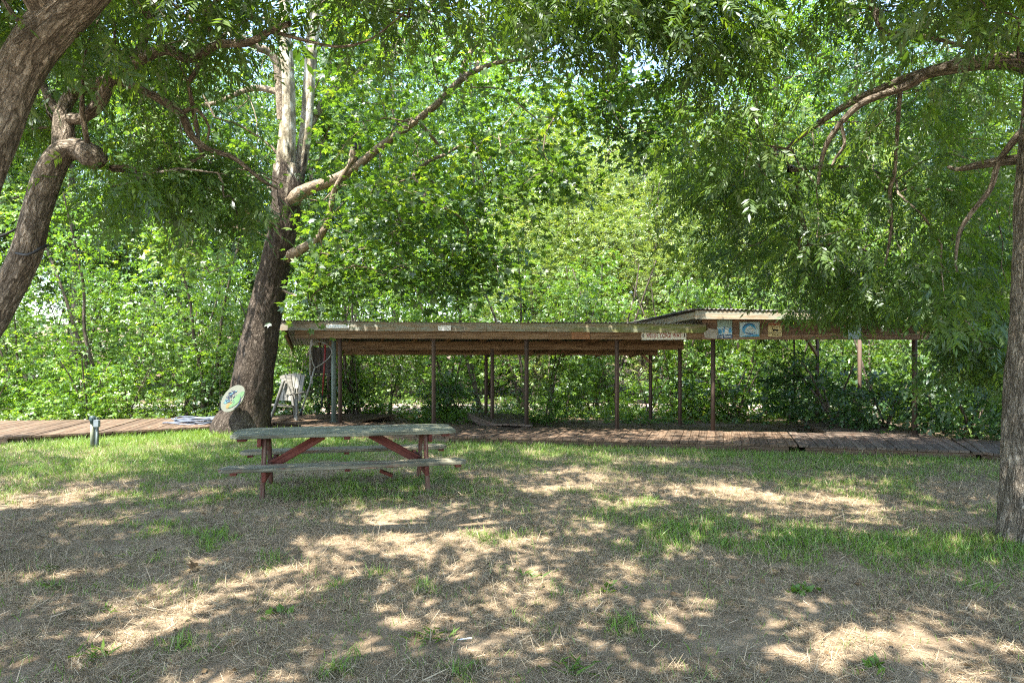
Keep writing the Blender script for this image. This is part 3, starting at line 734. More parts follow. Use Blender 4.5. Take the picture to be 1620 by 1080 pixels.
# low grey platform step under the shelter
root = empty('platform', (-.45, 15.0, 0), 'low grey plank platform under the middle of the shelter', 'platform')
boards([(-.35, 13.85), (.42, 13.75)], [(-1.1, 16.6), (.25, 16.4)], .14, .2, WD_DECKG, 'planks', root)
b = MB(); b.beam((-.33, 13.95, .1), (-1.05, 16.5, .1), .04, .12); b.beam((.38, 13.9, .1), (.24, 16.3, .1), .04, .12); b.build('joists', WD_DECKG, root, loc=root.location)

# ------------------------------------------------------------------ shelter one: long low lean-to roof
VB = np.array([-.25, .968])                     # direction the roofs run back
def back(p, L): return np.array([p[0] + VB[0] * L, p[1] + VB[1] * L])
def rowY(X): return 13.9 - .21 * X
sh = empty('shelter', (-.5, 14.5, 0), 'long low lean-to shelter with weathered fascia and seven slim posts', 'shelter')
loc = np.array(sh.location)
U = np.array([1, -.21]) / math.hypot(1, .21)
A = np.array([-5.02, 14.72]); B = np.array([3.66, 12.86])      # fascia ends
zA, zB = 2.32, 2.165
b = MB(); M0, L0 = frame((*A, zA - .095), (*B, zB - .075))
b.beam((*A, zA - .095), (*(A + (B - A) * .52), (zA + zB) / 2 - .085), .045, .185); b.beam((*(A + (B - A) * .5205), (zA + zB) / 2 - .085), (*B, zB - .075), .045, .165)
b.build('fascia', WD_FAS, sh, loc=loc)
b = MB()
a1 = A + U * .32 + np.array([.02, .10]); b1 = B + U * -.25 + np.array([.02, .12])
b.beam((*a1, 2.045), (*(a1 * .55 + b1 * .45), 2.01), .045, .17); b.beam((*(a1 * .5495 + b1 * .4505), 2.01), (*(b1 + U * .45), 1.965), .045, .17)
b.build('front_beam', WD_BEAM, sh, loc=loc)
b = MB(); p = back((-3.95, rowY(-3.95)), 1.3); q = back((3.93, rowY(3.93)), 1.3); b.beam((*p, 1.82), (*q, 1.80), .05, .19); b.build('middle_beam', WD_BEAM, sh, loc=loc)
b = MB(); p = back((-4.0, rowY(-4.0)), 2.62); q = back((3.98, rowY(3.98)), 2.62); b.beam((*p, 1.705), (*q, 1.69), .05, .19); b.build('back_beam', WD_BEAM, sh, loc=loc)
# rafters follow the slope
b = MB()
for t in np.linspace(0.01, .99, 12):
    f = A + (B - A) * t + np.array([0, .04]); zf = zA + (zB - zA) * t - .1
    k = back(f, 3.25); b.beam((*f, zf), (*k, zf - .47), .04, .13)
b.build('rafters', WD_BEAM, sh, loc=loc)
def corrugated(c00, c10, c01, c11, name, root, pitch=.076, amp=.011, thick=.0):
    """roof sheet: c00-c10 is the front edge, c01-c11 the back one"""
    c00, c10, c01, c11 = map(np.array, (c00, c10, c01, c11))
    n = int(np.linalg.norm(c10 - c00) / pitch * 6); m = 10; V = []
    for lay in (0, 1):
        for j in range(m + 1):
            s = np.linspace(0, 1, n + 1)[:, None]; t = j / m
            p = (c00 * (1 - t) + c01 * t) * (1 - s) + (c10 * (1 - t) + c11 * t) * s
            z = amp * np.sin(s[:, 0] * n / 6 * 2 * np.pi) - lay * .004
            z += .012 * np.sin(s[:, 0] * 9 + 1) * (1 if True else 0)
            V.append(p + np.stack([0 * z, 0 * z, z], 1))
    V = np.vstack(V); Q = []
    for lay in (0, 1):
        base = lay * (m + 1) * (n + 1); i = (np.arange(m)[:, None] * (n + 1) + np.arange(n)[None]).ravel() + base
        q = np.stack([i, i + 1, i + n + 2, i + n + 1], 1); Q.append(q if lay == 0 else q[:, ::-1])
    o2 = (m + 1) * (n + 1)
    i = np.arange(n); Q.append(np.stack([i + 1, i, i + o2, i + 1 + o2], 1)); k = m * (n + 1); Q.append(np.stack([i + k, i + 1 + k, i + 1 + k + o2, i + k + o2], 1))
    me = np_mesh(name, V - np.array(root.location), np.vstack(Q), MT_ROOF, smooth=False); return add(name, me, root)
f0 = A + np.array([-.02, -.05]); f1 = B + np.array([.02, -.05]); k0 = back(f0, 3.4); k1_ = back(f1, 3.4)
corrugated((*f0, zA + .015), (*f1, zB + .015), (*k0, zA - .46), (*k1_, zB - .46), 'roof', sh)
def post(root, x, y, z1, z0=DZ, r_=.038, mat=WD_POST, square=False, label=None):
    b = MB()
    if square: b.beam((x, y, z0), (x, y, z1), .085, .085, (0, 1, 0))
    else: b.tube([(x, y, z0), (x, y, (z0 + z1) / 2), (x, y, z1)], r_, 12)
    b.tube([(x, y, z0), (x, y, z0 + .012)], r_ * 1.7, 10)
    o = b.build('post', mat, root, loc=root.location)
    if label: o['label'] = label
for px in (538, 686, 833, 976):
    t = (px - 810) / F; X = 13.9 * t / (1 + .21 * t); post(sh, X, rowY(X), 1.985, r_=.043)
for X in (-.12, 3.84):
    p = back((X, rowY(X)), 1.27); post(sh, p[0], p[1], 1.73, r_=.040)
for px, Y in ((769, 16.35), (1029, 15.65), (520, 17.2)):
    post(sh, (px - 810) / F * Y, Y, 1.62 if px != 520 else 1.72, r_=.042, z0=DZ if px != 520 else .05)
p = P(528, 600, 15.0); post(sh, p[0], 15.0, 1.93, r_=.055, mat=WD_GRN, label='faded green post beside the front left post')
p = P(493, 600, 15.6); b = MB(); b.beam((p[0], 15.6, .95), (p[0], 15.6, 1.95), .05, .05, (0, 1, 0)); b.build('hanger_board', MT_PALE, sh, loc=loc)
b = MB(); q = back((3.84, rowY(3.84)), 2.6); b.beam((q[0] - .2, q[1] + .1, 1.62), (q[0], q[1], 1.42), .04, .06); b.build('brace', WD_BEAM, sh, loc=loc)

# ------------------------------------------------------------------ shelter two: higher roof with the signs
s2 = empty('shelter', (5.6, 14, 0), 'higher corrugated shelter at right with signs on its wide front board', 'shelter')
l2 = np.array(s2.location)
C0 = np.array([3.39, 12.62]); C1 = np.array([7.62, 11.72]); zc = 2.42
b = MB(); b.beam((*C0, zc - .085), (*C1, zc - .16), .045, .155); b.build('fascia', WD_FAS, s2, loc=l2)
# wide siding of four stacked boards
D0 = np.array([3.60, 12.93]); D1 = np.array([7.43, 12.12]); b = MB()
M2, L2_ = frame((*D0, 0), (*D1, 0))
for k in range(4):
    z = 1.875 + .103 * k + .05
    b.beam((*D0, z + .01), (*D1, z - .015), .03, .101)
b.build('siding', WD_SIDE, s2, loc=l2)
b = MB()
for t in np.linspace(.0, 1, 7):
    f = C0 + (C1 - C0) * t + np.array([.02, .03]); zf = zc - .09 - .075 * t; k = back(f, 3.9)
    b.beam((*f, zf), (*k, zf - .17), .04, .12)
b.build('rafters', WD_FAS, s2, loc=l2)
b = MB(); p = back(D0, 3.1); q = back(D1, 3.1); b.beam((*p, 2.1), (*q, 2.03), .05, .16); b.build('back_beam', WD_BEAM, s2, loc=l2)
f0 = C0 + np.array([-.05, -.04]); f1 = C1 + np.array([.06, -.04]); k0 = back(f0, 4.1); k1_ = back(f1, 4.1)
corrugated((*f0, zc + .012), (*f1, zc - .065), (*k0, zc - .15), (*k1_, zc - .22), 'roof', s2)
for px, Y, r_ in ((1128, 13.06, .043), (1447, 12.40, .045)):
    post(s2, (px - 810) / F * Y, Y, 1.90 if px < 1300 else 1.88, r_=r_)
for px, Y in ((1360, 14.6), (1293, 15.2)):
    post(s2, (px - 810) / F * Y, Y, 2.08, z0=0, r_=.04)
b = MB(); a = P(1270, 538, 15.0); c = P(1293, 562, 15.2); b.beam(a + np.array([0, 0, .15]), c, .05, .05); b.build('brace', WD_BEAM, s2, loc=l2)

# ------------------------------------------------------------------ signs
def text(body, size, M, mat, name, parent, ext=.002, sx=1.0, shear=0):
    cu = bpy.data.curves.new(name, 'FONT'); cu.body = body; cu.size = size; cu.extrude = ext; cu.align_x = 'CENTER'; cu.align_y = 'CENTER'; cu.offset = size * .012
    t = bpy.data.objects.new('tmp', cu); COL.objects.link(t); bpy.context.view_layer.update()
    me = bpy.data.meshes.new_from_object(t.evaluated_get(bpy.context.evaluated_depsgraph_get())); bpy.data.objects.remove(t)
    me.name = name; me.materials.clear(); me.materials.append(mat)
    me.transform(Matrix(M.tolist()) @ Matrix.Diagonal((sx, 1, 1, 1)))
    o = bpy.data.objects.new(name, me); link(o, parent); return o
def panel_frame(X, Y, Z, u2, tilt=0.0):
    """x along the board, y up, z out towards the lawn"""
    u = np.array([u2[0], u2[1], 0.0]); u /= np.linalg.norm(u); v = np.array([0, 0, 1.0]); n = np.cross(u, v)
    c, s = math.cos(tilt), math.sin(tilt); M = np.eye(4); M[:3, 0] = u * c + v * s; M[:3, 1] = v * c - u * s; M[:3, 2] = n; M[:3, 3] = (X, Y, Z); return M
def rect(w, h): return [(-w / 2, -h / 2), (w / 2, -h / 2), (w / 2, h / 2), (-w / 2, h / 2)]
def ell(w, h, n=28, cx=0, cy=0): return [(cx + w / 2 * math.cos(a), cy + h / 2 * math.sin(a)) for a in np.linspace(0, 2 * np.pi, n, endpoint=False)]
def sign_root(name, px, py, line, off, label, cat, tilt=0.0):
    """line: (p0, p1) board line in plan; finds where the ray of this column meets it"""
    p0, p1 = line; t = (px - 810) / F; d = p1 - p0
    s = (t * p0[1] - p0[0]) / (d[0] - t * d[1]); q = p0 + d * s
    u = d / np.linalg.norm(d); n = np.array([u[1], -u[0]]); q = q + n * off
    z = EYE + (HZ - py) / F * q[1]
    M = panel_frame(q[0], q[1], z, u, tilt)
    o = bpy.data.objects.new(name, None); o.empty_display_size = .1; link(o); o.matrix_world = Matrix(M.tolist()); tag(o, label, cat)
    return o, q[1] / F       # metres per photograph pixel at that depth
I4 = np.eye(4)
def T2(x, y, z=0.0, a=0.0):
    M = np.eye(4); c, s = math.cos(a), math.sin(a); M[:2, :2] = [[c, -s], [s, c]]; M[:3, 3] = (x, y, z); return M
def flat(poly, z0, z1, mat, name, root, M=I4, rnd=.5):
    b = MB(); b.prism(poly, z0, z1, M, rnd); return b.build(name, mat, root)
FL = (A, B); BL = (a1, b1 + U * .45); SL = (D0, D1)
# WELSH CORGI WAY
o, k = sign_root('street_sign', 1050, 530.5, BL, .04, 'cream street sign with red letters reading WELSH CORGI WAY', 'sign')
sb = flat(rect(69 * k, 13.5 * k), 0, .012, MT_CREAM, 'sign_board', o)
text('WELSH  CORGI  WAY', 10.6 * k, T2(0, -.4 * k, .014), MT_REDINK, 'lettering', sb, .001, .52)
for s in (-1, 1): flat([(s * 30.5 * k, 3.6 * k), (s * 33 * k, 1.8 * k), (s * 33 * k, -1.8 * k), (s * 30.5 * k, -3.6 * k), (s * 31.4 * k, 0)][::(-1 if s > 0 else 1)], .0122, .0145, MT_BLACK, 'end_mark', o)
o, k = sign_root('wall_plaque', 919, 530.5, BL, .035, 'blank brown wooden plaque left of the street sign', 'plaque'); flat(rect(29 * k, 11.5 * k), 0, .012, MT_BROWN, 'plate', o)
for j in range(2): flat(rect(20 * k, 1.0 * k), .012, .0135, WD_BEAM, 'engraved_line', o, T2(0, (2 - j * 4) * k))
o, k = sign_root('name_plate', 535.5, 516, FL, .035, 'long narrow white plate near the left end of the fascia', 'plaque')
flat([(-19.5 * k, -1.8 * k), (-18.5 * k, -2.8 * k), (18.5 * k, -2.8 * k), (19.5 * k, -1.8 * k), (19.5 * k, 1.8 * k), (18.5 * k, 2.8 * k), (-18.5 * k, 2.8 * k), (-19.5 * k, 1.8 * k)], 0, .01, MT_WHITE, 'plate', o)
flat(rect(31 * k, 1.1 * k), .01, .0115, MT_SKYB, 'faded_line', o)
o, k = sign_root('name_plate', 704.5, 518.8, FL, .035, 'small white plate with two faded lines on the fascia', 'plaque'); flat(rect(21 * k, 7.4 * k), 0, .01, MT_WHITE, 'plate', o, T2(0, 0, 0, .03))
for j in range(2): flat(rect((10 if j == 0 else 16) * k, .7 * k), .01, .0115, MT_PALE, 'faded_line', o, T2(0, (1.4 - j * 3) * k))
# arrow shaped board between the roofs
o, k = sign_root('arrow_board', 1124, 527, SL, .06, 'blank grey arrow shaped board between the two roofs', 'sign', -.12)
flat([(-10.5 * k, -.5 * k), (-8 * k, -8 * k), (10.5 * k, -8 * k), (10.5 * k, 6.5 * k), (-6 * k, 7.5 * k), (-5.5 * k, 5.2 * k)], 0, .02, MT_PALE, 'plate', o)
# dog picture sign
o, k = sign_root('picture_sign', 1146.3, 520.5, SL, .022, 'tall blue sign picturing dogs above white letters on dark band', 'sign')
flat(rect(22.5 * k, 29 * k), 0, .008, MT_TEAL, 'plate', o); cb = flat(rect(22.5 * k, 5.6 * k), .008, .010, MT_NAVY, 'caption_band', o, T2(0, -11.6 * k))
text('Dog North', 5.8 * k, T2(0, -11.6 * k, .0105), MT_WHITE, 'lettering', cb, .0005, .78)
flat(rect(22.3 * k, 12 * k), .008, .0095, MT_SKYB, 'snow_ground', o, T2(0, -2.8 * k))
r2 = np.random.default_rng(4)
def dogface(cx, cy, s, flip):
    pts = [(-.5, -1), (-.62, -.2), (-.45, .3), (-.5, .95), (-.2, .55), (.15, .55), (.42, 1.0), (.42, .3), (.62, -.2), (.5, -1)]
    return [((x * flip) * s + cx, y * s + cy) for x, y in pts][::flip]
b = MB()
for cx, cy, s, f in ((-7.2, -2.6, 4.6, 1), (8.2, -1.6, 4.0, -1), (-1.5, -2.0, 3.0, 1)): b.prism(dogface(cx * k, cy * k, s * k, f), .0097, .0105, I4, .3)
b.build('blue_dogs', MT_BLUE, o)
b = MB()
for cx, cy, s, f in ((2.6, -3.4, 4.2, 1),): b.prism(dogface(cx * k, cy * k, s * k, f), .0106, .0112, I4, .3)
b.build('white_dog', MT_WHITE, o)
b = MB()
for i in range(16):
    cx, cy = r2.uniform(-10, 10), r2.uniform(-2, 4.2); b.prism(ell(r2.uniform(.8, 2.4) * k, r2.uniform(.6, 1.5) * k, 7, cx * k, cy * k), .0113, .0117, I4, .3)
b.build('dark_markings', MT_NAVY, o)
# curved blue fish or wave picture
o, k = sign_root('picture_sign', 1185.5, 521, SL, .022, 'wide pale blue sign picturing a curling blue wave', 'sign')
flat(rect(30.5 * k, 24 * k), 0, .008, MT_TEAL, 'plate', o); flat(rect(28.5 * k, 22 * k), .008, .009, MT_SKYB, 'print', o)
def arc(cx, cy, ro, ri, a0, a1, n=18, ex=1.15):
    o_ = [(cx + ex * ro * math.cos(a), cy + ro * math.sin(a)) for a in np.linspace(a0, a1, n)]
    i_ = [(cx + ex * ri * math.cos(a) + (ro - ri) * .3, cy + ri * math.sin(a) - (ro - ri) * .3) for a in np.linspace(a1, a0, n)]
    return o_ + i_
def quadstrip(b, cx, cy, ro, ri, a0, a1, z0, z1, ex=1.15, n=14, sharp=True):
    aa = np.linspace(a0, a1, n)
    for i in range(n - 1):
        w0 = math.sin(math.pi * i / (n - 1)) if sharp else 1; w1 = math.sin(math.pi * (i + 1) / (n - 1)) if sharp else 1
        m = (ro + ri) / 2; h = (ro - ri) / 2
        P4 = [(cx + ex * (m + s * h * w) * math.cos(a), cy + (m + s * h * w) * math.sin(a)) for s, w, a in ((1, w0 + .05, aa[i]), (1, w1 + .05, aa[i + 1]), (-1, w1 + .05, aa[i + 1]), (-1, w0 + .05, aa[i]))]
        b.prism(P4, z0, z1, I4, .4)
b = MB(); quadstrip(b, 0, -1 * k, 10.5 * k, 5.5 * k, .1, 4.0, .0092, .0100); b.build('blue_curl', MT_BLUE, o)
b = MB(); quadstrip(b, .5 * k, 0, 10.2 * k, 8.0 * k, .6, 3.2, .0102, .0107); quadstrip(b, 2 * k, 4 * k, 12 * k, 10 * k, 3.9, 5.3, .0102, .0107); b.build('dark_curl', MT_NAVY, o)
b = MB(); b.prism([(-14 * k, -11 * k), (14 * k, -11 * k), (14 * k, -7.5 * k), (4 * k, -8.5 * k), (-6 * k, -9.4 * k)], .0092, .0099, I4, .4); b.build('blue_sea', MT_BLUE, o)
b = MB(); quadstrip(b, 1 * k, -1 * k, 6.2 * k, 4.4 * k, 1.0, 3.6, .0108, .0112); b.prism(ell(5 * k, 3 * k, 10, 4 * k, -1 * k), .0108, .0112, I4, .4); b.build('white_foam', MT_WHITE, o)
# caution sign
o, k = sign_root('caution_sign', 1225.5, 521.5, SL, .022, 'yellow CAUTION sign with a black dog silhouette', 'sign')
flat(rect(20.5 * k, 21.5 * k), 0, .008, MT_CARDY, 'plate', o); hb = flat(rect(20.5 * k, 4.2 * k), .008, .009, MT_REDINK, 'header_band', o, T2(0, 8.6 * k))
text('CAUTION', 4.6 * k, T2(0, 8.6 * k, .0095), MT_CARDY, 'lettering', hb, .0005, .95)
dog = [(-4.4, 1.6), (-4.9, 2.6), (-4.2, 2.7), (-3.9, 3.7), (-3.3, 2.8), (-2.6, 2.0), (-1.5, 1.3), (2.2, .9), (4.2, .8), (4.9, -.2), (4.9, -1.8), (4.6, -3.0), (3.9, -3.0), (4.0, -1.7), (2.9, -1.5), (2.4, -3.0), (1.8, -3.0), (1.9, -1.5), (-1.6, -1.5), (-1.7, -3.0), (-2.5, -3.0), (-2.7, -1.0), (-3.6, .8)]
flat([(x * k, y * k - .3 * k) for x, y in dog][::-1], .008, .0096, MT_BLACK, 'dog_silhouette', o)
for yy, w in ((4.9, 13), (-5.2, 17), (-8.3, 9)):
    b = MB(); x = -w / 2
    while x < w / 2: ww = r2.uniform(.5, 1.1); b.prism([(x * k, (yy - .5) * k), ((x + ww) * k, (yy - .5) * k), ((x + ww) * k, (yy + .5) * k), (x * k, (yy + .5) * k)], .008, .0092, I4, .2); x += ww + .35
    b.build('faded_text_line', MT_BLACK, o)
o, k = sign_root('picture_sign', 1351.5, 521, SL, .022, 'pale blue sign half hidden by hanging leaves', 'sign'); flat(rect(19 * k, 30 * k), 0, .008, MT_SKYB, 'plate', o); flat(rect(13 * k, 10 * k), .008, .0095, MT_TEAL, 'print', o, T2(0, 4 * k))
o, k = sign_root('wall_plaque', 1454, 525.8, SL, .022, 'thin yellowish strip plate at the right end of the board', 'plaque'); flat(rect(10 * k, 2 * k), 0, .008, MT_CARDY, 'plate', o)
# small blue-grey leaf shaped scrap lying on the roof edge
o, k = sign_root('tarp_scrap', 589, 503, FL, .02, 'small blue grey scrap curling on the long roof edge', 'scrap'); flat([(-5 * k, 4 * k), (-3 * k, 4.5 * k), (4 * k, -3.5 * k), (1 * k, -3 * k)][::-1], -.06, -.05, MT_SKYB, 'scrap_sheet', o)

# ------------------------------------------------------------------ picnic table
pt = empty('picnic_table', (-1.87, 7.74, .02), 'weathered grey green picnic table with faded red legs and benches', 'picnic table', rz=math.radians(14))
def plank(b, L, w, y, z, th=.038, clip=(0, 0), rnd=None, xoff=0.0):
    """clip: how much of the far (+y) or near (-y) corner is cut at the ends"""
    a, c = clip; h = w / 2
    poly = [(-L / 2 + a, -h), (L / 2 - a, -h), (L / 2, -h + (0 if a == 0 else w * .5)), (L / 2 - c, h), (-L / 2 + c, h), (-L / 2, -h + (0 if a == 0 else w * .5))]
    if a == 0: poly = [(-L / 2, -h), (L / 2, -h), (L / 2 - c, h), (-L / 2 + c, h)]
    b.prism(poly, z - th, z, T2(xoff, y), rnd)
TZ = .715
b = MB(); w = .14; n = 5
for i in range(n):
    y = (i - 2) * (w + .006); c = {0: (.10, 0), 1: (0, 0), 2: (0, 0), 3: (0, 0), 4: (0, .14)}[i]
    plank(b, 2.40 - (.02 if i % 2 else 0), w, y, TZ + rng.normal(0, .0025), .038, c)
b.build('tabletop', WD_TOP, pt, bevel=.005)
BZ = .425
for s in (-1, 1):
    b = MB()
    for i in range(2):
        y = s * .64 + (i - .5) * .146; cl = ((.07, 0) if i == 0 else (0, .07)); plank(b, 2.44 + (.05 if s < 0 else 0), .14, y, BZ, .038, cl)
    b.build('bench', WD_BENCH, pt, bevel=.005)
for sx in (-1, 1):
    b = MB(); b.beam((sx * .86 + .045 * sx, -.34, TZ - .038 - .05), (sx * .86 + .045 * sx, .34, TZ - .038 - .05), .038, .09); b.build('top_support', WD_RED, pt, bevel=.004)
    b = MB(); b.beam((sx * .86 - .045 * sx, -.75, BZ - .038 - .055), (sx * .86 - .045 * sx, .75, BZ - .038 - .055), .038, .10); b.build('cross_support', WD_RED, pt, bevel=.004)
    for sy in (-1, 1):
        b = MB(); b.beam((sx * .86, sy * .50, -.03), (sx * .86, sy * .20, TZ - .04), .042, .10, (0, 1, 0)); lg = b.build('leg', WD_LEG, pt, bevel=.004)
        b = MB()
        for zz in (BZ - .09, TZ - .09):
            yy = sy * (.20 + .30 * (TZ - .04 - zz) / (TZ - .01)); b.tube([(sx * (.86 + .020), yy, zz), (sx * (.86 + .034), yy, zz)], .012, 8)
        b.build('bolt', MT_GREY, lg)
    b = MB(); b.beam((sx * .30, 0, TZ - .07), (sx * .82, 0, BZ - .11), .038, .12, (0, 1, 0)) if False else b.beam((sx * .26, 0, TZ - .06), (sx * .815, 0, BZ - .09), .04, .095); b.build('brace', WD_RED, pt, bevel=.004)
b = MB(); b.beam((0, -.34, TZ - .06), (0, .34, TZ - .06), .07, .038); b.build('cleat', WD_RED, pt, bevel=.004)
for sx in (-1, 1):
    b = MB(); b.beam((sx * 1.08, -.34, TZ - .055), (sx * 1.08, .34, TZ - .055), .09, .03); b.build('cleat', WD_RED, pt)
for s in (-1, 1):
    for x in (-1.1, 0, 1.15):
        b = MB(); b.beam((x, s * .64 - .13, BZ - .052), (x, s * .64 + .13, BZ - .052), .06, .025); b.build('bench_cleat', WD_RED, pt)
b = MB(); b.beam((.36, -.1, .25), (.50, -.12, .19), .09, .03); b.build('hanging_board', WD_RED, pt)

# ------------------------------------------------------------------ white weathered chair on the deck
ch = empty('garden_chair', (-5.05, 15.35, DZ), 'weathered white wooden slat chair on the deck behind the sycamore', 'chair', rz=math.radians(-22))
k = 15.35 / F
# local: x right, y back; the chair faces left, slatted back on its far side
def lp(px, py, dy=0.0): return np.array([(px - 455) * k, dy, (668 - py) * k])
for j in range(5):
    x = -.42 + j * .125; b = MB(); b.beam((x, .28, .42), (x + .02, .42, 1.05 - .02 * abs(j - 2)), .11, .02, (0, 1, 0)); b.build('back_slat', WD_WHITE, ch, bevel=.003)
b = MB(); b.beam((-.48, .33, .62), (.2, .33, .62), .06, .025, (0, 1, 0)); b.build('back_rail', WD_WHITE, ch)
for j in range(4):
    b = MB(); b.beam((-.5, -.22 + j * .13, .36 - .02 * j), (.12, -.22 + j * .13, .36 - .02 * j), .105, .022); b.build('seat_slat', WD_WHITE, ch, bevel=.003)
b = MB(); b.prism([(-.45, -.08), (.25, -.10), (.32, 0), (.25, .07), (-.45, .06)], -.012, .012, frame((.16, .1, .60), (.17, -.9, .54))[0]); b.build('armrest', WD_WHITE, ch)
b = MB(); b.tube(catmull(np.array([[.12, -.25, .92, .035], [.02, -.28, .62, .045], [-.10, -.30, .28, .035], [-.22, -.32, 0.02, .028]]), .05)[:, :3], [.035] * len(catmull(np.array([[.12, -.25, .92, .035], [.02, -.28, .62, .045], [-.10, -.30, .28, .035], [-.22, -.32, 0.02, .028]]), .05)), 8); b.build('leg', WD_WHITE, ch)
for (p0, p1, w_) in (((.15, .12, .72), (.22, .05, 0), .075), ((-.05, .2, .6), (.02, .26, 0), .06), ((-.42, -.22, .36), (-.44, -.28, 0), .06)):
    b = MB(); b.beam(p0, p1, w_, .045, (0, 1, 0)); b.build('leg', WD_WHITE, ch, bevel=.003)
b = MB(); b.prism([(-.10, 0), (.10, 0), (.06, .38), (-.05, .40)], -.015, .015, frame((.10, -.02, .62), (.45, -.02, .66), (0, -1, 0))[0]); b.build('side_panel', WD_WHITE, ch)
b = MB(); b.prism([(-.06, -.32), (.07, -.30), (.10, .16), (-.02, .18)], -.015, .015, frame((.05, -.18, .84), (.40, -.14, 1.02), (0, -1, 0))[0]); b.build('side_panel', WD_WHITE, ch)

# ------------------------------------------------------------------ box, net hook and red rod hanging at the shelter's left end
bx = empty('tool_box', P(513, 592, 15.3), 'dark wooden box hanging under the left end of the shelter', 'box'); l = np.array(bx.location); q = 15.3 / F
b = MB()
for j in range(5): b.beam(l + np.array([(-15 + 6 * j) * q, 0, 0.02]), l + np.array([(-15 + 6 * j) * q, 0, 43 * q]), 5.6 * q, .02, (0, 1, 0))
b.build('back_boards', WD_DARK, bx, loc=l)
b = MB()
for x in (-18.5, 15.5): b.beam(l + np.array([x * q, -.1, -.01]), l + np.array([x * q, -.1, 44 * q]), .22, .025, (1, 0, 0))
b.build('side_board', MT_PALE, bx, loc=l)
b = MB(); b.beam(l + np.array([-18 * q, -.1, -.02]), l + np.array([15 * q, -.1, -.02]), .24, .025); b.build('bottom_shelf', WD_DARK, bx, loc=l)
hk = empty('pole_net', P(478, 655, 14.95), 'pale pole with a large wire loop leaning by the box', 'pole'); l = np.array(hk.location)
loop = np.array([P(x, y, 14.95) for x, y in ((498, 582), (493, 566), (492, 550), (499, 541), (508, 541), (519, 546), (525, 555), (521, 565), (510, 575), (498, 582))])
b = MB(); cl = catmull(np.hstack([loop, np.full((len(loop), 1), .012)]), .04); b.tube(cl[:, :3], .012, 7); b.build('loop', MT_HOSE2, hk, loc=l)
b = MB(); b.tube([P(498, 582, 14.95), P(490, 610, 14.95), P(478, 647, 14.95)], .019, 8); pl_ = b.build('pole', MT_HOSE2, hk, loc=l)
b = MB(); b.tube([P(478, 646, 14.95), P(475.5, 657, 14.95)], .024, 8); b.build('grip', MT_RUBBER, pl_, loc=l)
rd = empty('red_rod', P(509, 645, 15.05), 'thin dark red rod hanging in front of the box', 'rod'); l = np.array(rd.location)
b = MB(); b.tube([P(515, 541, 15.05), P(513, 580, 15.05), P(510, 625, 15.05)], [.026, .022, .014], 8); b.build('shaft', MT_REDM, rd, loc=l)
b = MB(); b.tube([P(510, 625, 15.05), P(508.5, 645, 15.05)], [.016, .020], 8); b.build('tip', MT_RUBBER, rd, loc=l)

# ------------------------------------------------------------------ hose coils on the deck
r3 = np.random.default_rng(14)
hc = empty('hose_coil', (-6.35, 14.65, DZ), 'tangled blue grey hose coils on the deck by the trunk', 'hose'); l = np.array(hc.location)
for part, mt, nn, cx in (('hose', MT_HOSE, 7, -6.75), ('pale_hose', MT_HOSE2, 4, -6.35)):
    b = MB()
    for j in range(nn):
        a = np.linspace(0, 2 * np.pi, 40, endpoint=False); R = r3.uniform(.26, .5); ph = r3.uniform(0, 6)
        pts = np.stack([cx + r3.normal(0, .08) + R * 1.25 * np.cos(a), 14.72 + r3.normal(0, .04) + R * .62 * np.sin(a), DZ + .02 + .016 * j + .02 * np.sin(3 * a + ph)], 1)
        b.tube(pts, .013, 6, closed=True)
    b.build(part, mt, hc, loc=l)
b = MB(); b.tube(catmull(np.array([[-7.3, 14.45, DZ + .03, .013], [-6.6, 14.3, DZ + .09, .013], [-6.05, 14.25, DZ + .13, .013], [-5.95, 14.1, DZ + .02, .013]]), .05)[:, :3], .013, 6); b.build('loose_end', MT_HOSE, hc, loc=l)
tw = np.array([P(298, 670, 14.5), P(318, 680, 14.3), P(330, 684, 14.1)]); b = MB(); b.tube(tw, [.012, .02, .018], 6); o = b.build('driftwood', BK_LIMB, loc=tw[1]); o.location = tw[1]; tag(o, 'forked grey stick propped on the hose coils', 'stick')

# ------------------------------------------------------------------ outlet pedestal
Y = 11.75; base = P(149, 565 + EYE * F / Y, Y); oz = np.array([base[0], Y, 0.0])
pd = empty('outlet_pedestal', tuple(oz), 'short grey outlet pedestal post at the left deck edge', 'pedestal'); q = Y / F
b = MB(); b.tube([oz + np.array([-3 * q, 0, -.05]), oz + np.array([-3 * q, 0, 44 * q])], .030, 14); cdt = b.build('conduit', MT_OLIVE, pd, loc=oz)
b = MB(); b.beam(oz + np.array([.012, .03, -.05]), oz + np.array([.012, .03, 48 * q]), .07, .05, (0, 1, 0)); b.build('wood_stake', WD_GRN, pd, loc=oz)
b = MB(); b.tube([oz + np.array([5 * q, -.01, -.05]), oz + np.array([5 * q, -.01, 34 * q])], .012, 8); tcd = b.build('thin_conduit', MT_GREY, pd, loc=oz)
b = MB(); b.beam(oz + np.array([5.5 * q, -.02, 32.5 * q]), oz + np.array([5.5 * q, -.02, 43.5 * q]), .085, .07, (0, 1, 0)); b.build('outlet_box', MT_GREY, pd, loc=oz, bevel=.006)
b = MB(); b.tube([oz + np.array([-2.5 * q, 0, 38 * q]), oz + np.array([-2.5 * q, 0, 50 * q])], [.040, .044], 14); b.beam(oz + np.array([-3 * q, -.045, 43 * q]), oz + np.array([-3 * q, -.045, 47 * q]), .05, .02, (0, 1, 0)); b.build('cap', MT_DKGREEN, cdt, loc=oz)
